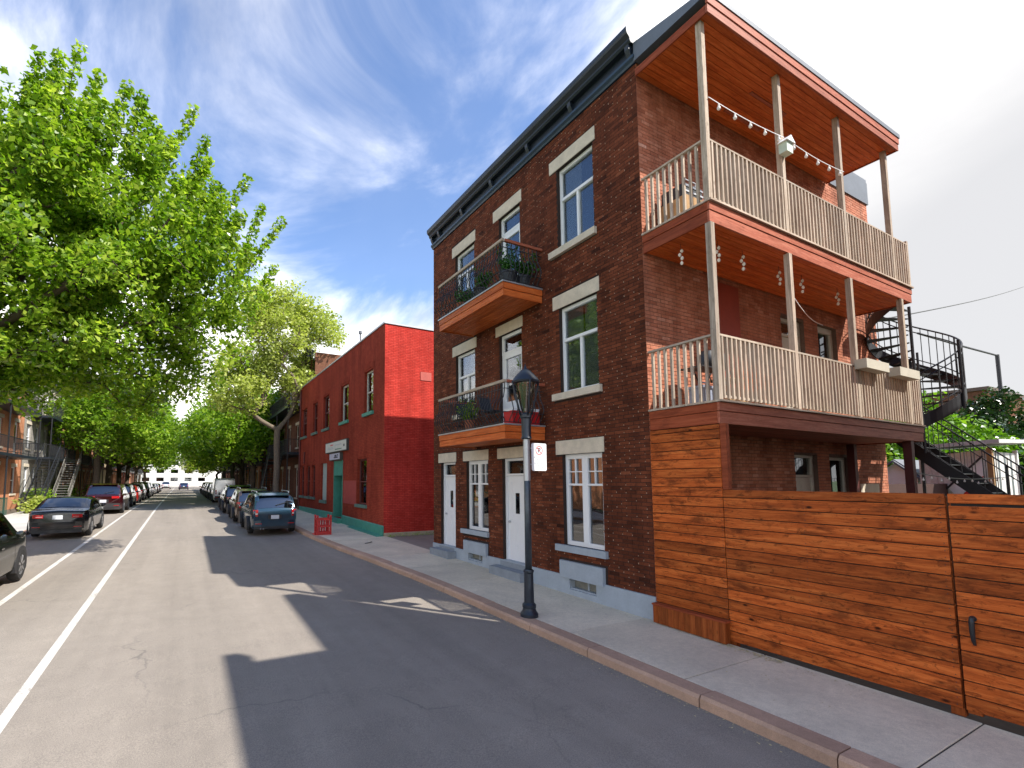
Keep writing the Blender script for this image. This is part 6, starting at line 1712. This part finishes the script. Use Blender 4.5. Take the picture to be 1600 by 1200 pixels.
# ------------------------------------------------------------------ trees
def tree(label, base, th, env, ncl, nleaf, lsize, seed, leafm, barkm, rtrunk=0.2, group=None, spread=0.35, spikes=0, name='street_tree', cat='tree', droop=0.55, tipr=0.012, lean=(0, 0), shell=0.55, aspect=0.55, gap=0.0):
    rg = np.random.default_rng(seed); rr = random.Random(seed)
    t = empty(name, label, cat, base, group)
    B = Vector(base)
    nodes = []; parent = []; 
    n0 = 7
    for i in range(n0):
        f = i / (n0 - 1); nodes.append(B + Vector((lean[0] * f + rr.uniform(-.05, .05) * (i > 0), lean[1] * f + rr.uniform(-.05, .05) * (i > 0), th * f))); parent.append(i - 1)
    tg = []
    vol = [r[0] * r[1] * r[2] for (_c, r) in env]; tot = sum(vol)
    for (c, r), v in zip(env, vol):
        k = max(6, int(ncl * v / tot)); q = 0
        while q < k:
            p = rg.normal(0, 1, 3); p /= np.linalg.norm(p); s = (shell + (1 - shell) * rg.random()) if rg.random() < 0.75 else rg.random() ** (1 / 3.)
            s *= 1 + 0.10 * math.sin(p[0] * 9 + seed) * math.cos(p[2] * 7 + seed * 2)
            tg.append((c[0] + p[0] * r[0] * s, c[1] + p[1] * r[1] * s, c[2] + p[2] * r[2] * s)); q += 1
    top = nodes[-1]
    tg.sort(key=lambda p: (Vector(p) - top).length)
    pos = np.array([tuple(n) for n in nodes]); cnt = [0] * len(nodes); depth = [i * th / n0 for i in range(n0)]
    tips = []
    for p in tg:
        P_ = np.array(p)
        d = np.linalg.norm(pos - P_, axis=1)
        cost = d + 0.22 * np.array(depth) + np.where(np.arange(len(pos)) < n0 - 3, 3.0, 0) + np.where(pos[:, 2] > P_[2] + 0.6, 1.2, 0)
        k = int(np.argmin(cost)); a = Vector(pos[k]); b = Vector(p); Ln = (b - a).length
        n = max(1, int(Ln / 0.55)); prev = k
        cur = Vector((rr.uniform(-1, 1), rr.uniform(-1, 1), rr.uniform(-0.3, 1))) * Ln * 0.10
        for i in range(1, n + 1):
            f = i / n; q = a.lerp(b, f) + cur * math.sin(PI * f)
            nodes.append(q); parent.append(prev); depth.append(depth[prev] + Ln / n); prev = len(nodes) - 1
        pos = np.array([tuple(q) for q in nodes]); tips.append(prev)
    w_ = [0.0] * len(nodes)
    for k in tips:
        while k >= 0: w_[k] += 1; k = parent[k]
    mx_ = w_[0]
    rad = [max(tipr, rtrunk * (x / mx_) ** 0.46) for x in w_]
    trunk = MB(); limbs = MB()
    ch = {}
    for i, p in enumerate(parent):
        if p >= 0: ch.setdefault(p, []).append(i)
    # chains
    stack = [(0, None)]
    while stack:
        k, st_ = stack.pop()
        chain = ([st_] if st_ is not None else []) + [k]
        while k in ch:
            cs = sorted(ch[k], key=lambda c: -w_[c])
            for c in cs[1:]: stack.append((c, k))
            k = cs[0]; chain.append(k)
        rs = [rad[c] for c in chain]
        if st_ is not None: rs[0] = rs[1]
        if st_ is None: rs[0] *= 1.45; rs[1] *= 1.1
        tgt = trunk if st_ is None or rs[1] > rtrunk * 0.42 else limbs
        tgt.tube([nodes[c] for c in chain], rs, 9 if rs[0] > 0.08 else (5 if rs[0] > 0.03 else 3), cap=False)
    trunk.build('trunk', barkm, t, smooth=True)
    pts = []; 
    for k in tips:
        if gap and rr.random() < gap: continue
        q = k; L_ = 0
        pts.append(tuple(nodes[k])); pts.append(tuple(nodes[k]))
        while parent[q] >= 0 and L_ < 2 and rad[parent[q]] < 0.05:
            q = parent[q]; pts.append(tuple(nodes[q])); L_ += 1
    sp_ = []
    if spikes:
        tm = limbs
        order = sorted(tips, key=lambda k: -(0.75 * nodes[k].z + 0.8 * (nodes[k] - top).length + rr.uniform(0, 1.2)))[:spikes]
        for k in order:
            o_ = nodes[k]; d = (o_ - top).normalized() * 0.55 + Vector((rr.uniform(-.2, .2), rr.uniform(-.2, .2), 0.9)); d.normalize(); ln = rr.uniform(0.7, 1.7)
            tm.tube([o_, o_ + d * ln * 0.5 + Vector((0, 0, 0.03)), o_ + d * ln], [0.014, 0.010, 0.005], 4, cap=False)
            for i in range(8): sp_.append(tuple(o_ + d * ln * (i + 1) / 8))
        leaves('shoot_leaves', leafm, sp_, lsize * 0.9, len(sp_) * 26, t, seed + 5, 0.085, droop=0.2, aspect=aspect)
    if limbs.v: limbs.build('branches', barkm, t, smooth=True)
    leaves('crown', leafm, pts, lsize, nleaf, t, seed + 1, spread, droop=droop, aspect=aspect)
    return t
GT = 'trees along the kerbs'
# big maple at the left, its trunk just outside the frame
tree('big bright green maple overhanging the left kerb, nearest tree of the street', (-6.55, 15.2, gz(15)), 3.6,
     [((-3.9, 15.0, 7.6), (4.1, 3.8, 2.9)), ((-6.5, 15.5, 9.0), (4.6, 4.0, 4.0)), ((-1.0, 14.8, 7.4), (2.6, 2.6, 1.7)), ((-2.6, 14.6, 9.8), (2.4, 2.4, 2.0)), ((-0.6, 16.5, 5.6), (1.9, 2.0, 1.2)), ((0.9, 14.9, 8.6), (1.3, 1.6, 1.1)), ((0.6, 14.6, 7.2), (1.5, 1.6, 0.9)), ((-0.4, 14.6, 8.3), (2.2, 2.4, 2.1)), ((0.1, 15.5, 6.4), (1.3, 1.6, 1.4)), ((-2.2, 14.5, 10.2), (2.0, 2.2, 1.7)), ((-2.2, 15.5, 5.4), (2.9, 2.5, 1.2)), ((-4.5, 15.5, 5.4), (2.5, 2.5, 1.0)), ((-5.2, 17, 6.0), (3.6, 3.6, 1.7))],
     780, 104000, 0.165, 21, M_leaf, M_bark, 0.26, GT, 0.25, spikes=170, name='maple_tree', droop=0.6, shell=0.35, lean=(0.5, 0.1))
tree('pale leaved young tree with a forked trunk by the red house', (5.55, 33.6, gz(33)), 5.4,
     [((5.8, 33.6, 12.0), (3.1, 3.0, 4.3)), ((8.2, 33.0, 13.2), (2.0, 2.0, 1.8)), ((2.9, 33.5, 9.0), (2.0, 2.4, 2.6)), ((3.8, 33.2, 13.8), (2.2, 1.6, 1.7))],
     250, 27000, 0.24, 33, M_leafy, M_barkl, 0.21, GT, 0.36, droop=0.3, tipr=0.018, shell=0.45, gap=0.05)
k = 0
for (x, y, r, h, lm, lab) in [
    (5.3, 44.0, 3.6, 8.2, M_leafd, 'second tree at the right kerb, leaning over the white van'),
    (5.3, 53.0, 3.7, 8.6, M_leafd, 'third tree at the right kerb'),
    (5.3, 64.0, 3.8, 8.8, M_leafd, 'fourth tree at the right kerb'),
    (5.3, 78.0, 4.0, 9.2, M_leaf, 'fifth tree at the right kerb'),
    (5.3, 96.0, 3.6, 8.0, M_leafy, 'pale tree at the far right end of the street'),
    (-6.5, 48.0, 4.0, 8.8, M_leafd, 'tree at the left kerb before the grey stone house'),
    (-6.5, 55.0, 4.2, 9.0, M_leaf, 'tree at the left kerb behind the maroon SUV'),
    (-6.5, 63.0, 4.2, 9.2, M_leafd, 'tree at the left kerb before the salmon house'),
    (-6.5, 72.0, 4.2, 9.4, M_leafd, 'tree at the left kerb before the cream house'),
    (-6.5, 84.0, 4.4, 9.6, M_leafd, 'tree at the left kerb before the second orange house'),
    (-6.5, 102.0, 4.6, 9.8, M_leafd, 'farthest tree at the left kerb')]:
    s_ = -1 if x > 0 else 1
    h *= 1.18
    tree(lab, (x, y, gz(y)), h * 0.30, [((x + s_ * 1.4, y, h * 0.74), (r * 1.15, r * 1.1, h * 0.34)), ((x + s_ * 3.4, y - 1, h * 0.60), (r * 0.7, r * 0.8, h * 0.22)), ((x - s_ * 1.2, y + 1, h * 0.80), (r * 0.7, r * 0.7, h * 0.3))],
         150, 17000 if y < 75 else 11000, 0.32 if y < 75 else 0.42, 50 + k, lm, M_bark, 0.24, GT, 0.5, droop=0.5, tipr=0.02, shell=0.35)
    k += 1
# end-of-street greenery
tree('round green tree before the white building', (8.5, 130, 0.4), 4.0, [((8, 130, 10), (6, 6, 5))], 70, 5000, 0.6, 77, M_leafd, M_bark, 0.3, None, 0.8, tipr=0.03)
tree('tall tree left of the white building', (-10, 140, 0.4), 4.0, [((-10, 140, 11), (7, 6, 6))], 70, 5000, 0.6, 78, M_leafd, M_bark, 0.3, None, 0.8, tipr=0.03)
# yard trees to the right
tree('light green tree behind the staircase and the shed', (33.5, 10.3, 0), 2.0, [((33.5, 10.3, 4.4), (3.0, 1.7, 2.0)), ((36, 9.0, 3.9), (2.0, 1.5, 1.6)), ((31, 10.5, 3.4), (2.2, 1.2, 1.3))], 150, 15000, 0.26, 90, M_leafg, M_bark, 0.2, None, 0.4, name='garden_tree', shell=0.3)
tree('dark green tree at the right edge beyond the shed', (41, 9.2, 0), 1.5, [((41, 9.3, 4.4), (3.0, 2.0, 3.0)), ((43, 8.2, 3.5), (3.0, 1.8, 2.6))], 150, 15000, 0.26, 91, M_leafk, M_bark, 0.25, None, 0.4, name='garden_tree', shell=0.3)
tree('light green tree seen through the staircase', (27, 9.0, 0), 1.6, [((27, 9.0, 3.5), (2.6, 1.3, 1.5))], 90, 9000, 0.2, 92, M_leafg, M_bark, 0.15, None, 0.35, name='garden_tree', shell=0.3)

# ------------------------------------------------------------------ yard buildings on the right
sh = empty('garden_shed', 'grey panelled shed with a flat white roof edge and a tan corner post', 'shed', (22, 5.05, 0))
M_pan = plain('grey_white_panel', (0.66, 0.65, 0.62), 0.7, 0.35, 2.2)
for i in range(11):
    y = 5.10 + i * 0.14
    boxobj('panel', M_pan, 22.0, 22.03, y, y + 0.132, 0, 3.25 - i * 0.015, sh)
for i in range(12):
    x = 22.14 + i * 0.2
    boxobj('panel', M_pan if i % 3 else plain('dark_glazing', (0.08, 0.10, 0.11), 0.3, 0.4, 3), x, x + 0.19, 5.05, 5.08, 0, 3.2, sh)
boxobj('corner_post', M_tan, 21.97, 22.12, 4.98, 5.095, 0, 3.32, sh)
boxobj('end_post', M_white, 24.5, 24.62, 5.0, 5.1, 0, 3.3, sh)
m = MB(); m.box(22.04, 24.5, 5.1, 6.6, 0, 3.2); m.build('shed_body', M_dark, sh)
m = MB(); m.prism([(21.7, 3.38), (25.2, 3.50), (25.2, 3.60), (21.7, 3.50)], lambda p: (p[0], 4.75, p[1] + 0.05), lambda p: (p[0], 6.75, p[1] - 0.05)); m.build('roof', plain('white_metal_edge', (0.55, 0.56, 0.55), 0.6, 0.2, 3), sh)
bn = empty('striped_panel', 'red and white painted panel with a dark edge leaning on the shed wall', 'panel', (21.9, 5.5, 1.9))
def tri(m, pts, x0, x1): m.prism(pts, lambda p: (x0, p[0], p[1]), lambda p: (x1, p[0], p[1]))
m = MB(); tri(m, [(5.18, 3.02), (5.95, 2.05), (5.75, 1.75), (5.18, 2.45)], 21.88, 21.90); m.build('white_field', M_white, bn)
m = MB(); tri(m, [(5.18, 2.44), (5.75, 1.74), (5.18, 1.6)], 21.88, 21.90); m.build('red_field', M_redp, bn)
m = MB(); m.bar((21.87, 5.15, 3.06), (21.87, 6.0, 2.03), 0.03, 0.05); m.build('edge', M_black, bn)
gs = empty('white_garage', 'small white gabled garage seen under the stairs', 'garage', (24, 7.7, 0))
m = MB(); m.prism([(7.15, 0), (8.5, 0), (8.5, 2.35), (7.75, 2.95), (7.15, 2.4)], lambda p: (23.5, p[0], p[1]), lambda p: (27, p[0], p[1])); m.build('wall', plain('bluish_white_wall', (0.86, 0.87, 0.88), 0.7, 0.05, 3), gs)
m = MB(); m.bar((23.4, 7.0, 2.30), (23.4, 7.76, 3.02), 0.12, 0.06); m.bar((23.4, 7.76, 3.02), (23.4, 8.65, 2.28), 0.12, 0.06); m.prism([(6.95, 2.28), (7.76, 3.05), (7.76, 3.10), (6.9, 2.33)], lambda p: (23.46, p[0], p[1]), lambda p: (27, p[0], p[1])); m.build('roof', M_roof, gs)
fb = empty('far_brown_house', 'brown flat roofed house behind the trees at the right edge', 'house', (70, 17, 0))
m = MB(); m.box(62, 75, 14.0, 19.2, 0, 10.2); m.build('wall', M_brn, fb); m = MB(); m.box(61.8, 75.2, 13.8, 19.4, 10.2, 10.5); m.build('roof', plain('brown_roof', (0.12, 0.08, 0.065), 0.8, 0.2, 2), fb)
# wires and pole
up = empty('utility_pole', 'slim dark pole with a bent top arm behind the trees', 'pole', (42.3, 9.0, 0))
m = MB(); m.tube([(42.3, 9.0, 0), (42.3, 9.0, 9.7)], 0.09, 8); m.build('pole', M_black, up)
m = MB(); m.tube([(42.3, 9.0, 9.65), (36.6, 9.0, 9.47), (31, 9.0, 9.35)], 0.05, 5); m.build('arm', M_black, up)
def wire(a, b, sag, r, label):
    a, b = Vector(a), Vector(b); m = MB(); m.tube([tuple(a.lerp(b, i / 24) - Vector((0, 0, sag * math.sin(PI * i / 24)))) for i in range(25)], r, 4)
    tag(m.build('overhead_wire', M_black, loc=tuple(a)), label, 'wire')
wire((15.98, 5.6, 6.5), (60, 11.0, 18.0), 0.15, 0.02, 'black overhead wire running right from the brick house above the spiral stair')
# litter of fallen blossom along kerbs and fence foot
m = MB()
for i in range(900):
    y = RND.uniform(2.5, 14); r_ = RND.random()
    if r_ < 0.35: x = 6.86 - abs(RND.gauss(0, 0.05)) - (0.1 if y < 5.4 else 0.0) * 0 ; z = gz(y) + 0.006
    elif r_ < 0.8: x = kr(y) - abs(RND.gauss(0, 0.09)) - 0.01; z = gz(y) + RD + 0.008
    else: x = RND.uniform(kr(y) + 0.05, 6.8); z = gz(y) + 0.01
    a = RND.uniform(0, 6.28); s = RND.uniform(0.006, 0.017)
    m.tone = RND.random()
    m.add([(x + s * math.cos(a), y + s * math.sin(a), z), (x - s * math.sin(a) * .6, y + s * math.cos(a) * .6, z + 0.004), (x - s * math.cos(a), y - s * math.sin(a), z + 0.003), (x + s * math.sin(a) * .6, y - s * math.cos(a) * .6, z + 0.002)], [(0, 1, 2, 3)])
for i in range(160):
    y = RND.uniform(3.5, 4.25); x = 6.93 - abs(RND.gauss(0, 0.06)); z = gz(y) + 0.008; s = RND.uniform(0.01, 0.02); a = RND.uniform(0, 6.28)
    m.add([(x + s * math.cos(a), y + s * math.sin(a), z), (x - s * math.sin(a) * .6, y + s * math.cos(a) * .6, z + 0.006), (x - s * math.cos(a), y - s * math.sin(a), z + 0.003), (x + s * math.sin(a) * .6, y - s * math.cos(a) * .6, z + 0.002)], [(0, 1, 2, 3)])
m.build('fallen_blossom', plain('dry_blossom', (0.50, 0.42, 0.24), 0.9, 0.3, 30), kind='stuff')
# front yard greenery on the left and grass tufts
rs = random.Random(5)
def shrub(x, y, r, h, label, mat, seed):
    t = empty('shrub', label, 'shrub', (x, y, gz(y)), 'shrubs in the left front yards')
    pts = [(x + rs.gauss(0, r * 0.5), y + rs.gauss(0, r * 0.6), gz(y) + h * (0.25 + 0.7 * rs.random())) for _ in range(60)]
    m = MB()
    for p in pts[:12]: m.tube([(x, y, gz(y)), p], 0.015, 4)
    m.build('stem', M_bark, t); leaves('foliage', mat, pts, 0.22, 900, t, seed, 0.16, droop=0.1)
shrub(-7.7, 35.6, 0.5, 0.8, 'greyish spiky shrub at the foot of the long stair', M_leafy, 201)
shrub(-9.2, 43.0, 0.7, 1.2, 'green shrub beside the long stair', M_leafd, 202)
shrub(-9.2, 51.4, 1.0, 1.4, 'green shrub between the stone house and the salmon house', M_leafd, 203)
shrub(-9.2, 67.0, 1.0, 1.4, 'shrub in the yard of the salmon house', M_leaf, 204)
for (y0, y1, l) in ((28, 34.5, 'low green metal fence in the front yard at the left edge'), ):
    m = MB(); P_ = PL(-8.7); railing(m, P_, y0, y1, gz(31), -0.5, 0.0, 0.12, 1.0)
    tag(m.build('yard_fence', plain('dark_green_iron', (0.02, 0.08, 0.06), 0.5, 0.2, 5), loc=(-8.7, 31, gz(31))), l, 'fence')
leaves('grass_tuft', M_leafd, [(x, 17.05 + rs.uniform(-.1, .05), gz(17) + 0.03) for x in [7 + i * 0.12 for i in range(90)]], 0.07, 1500, None, 300, 0.05, kind='stuff', droop=-0.6, aspect=0.25)
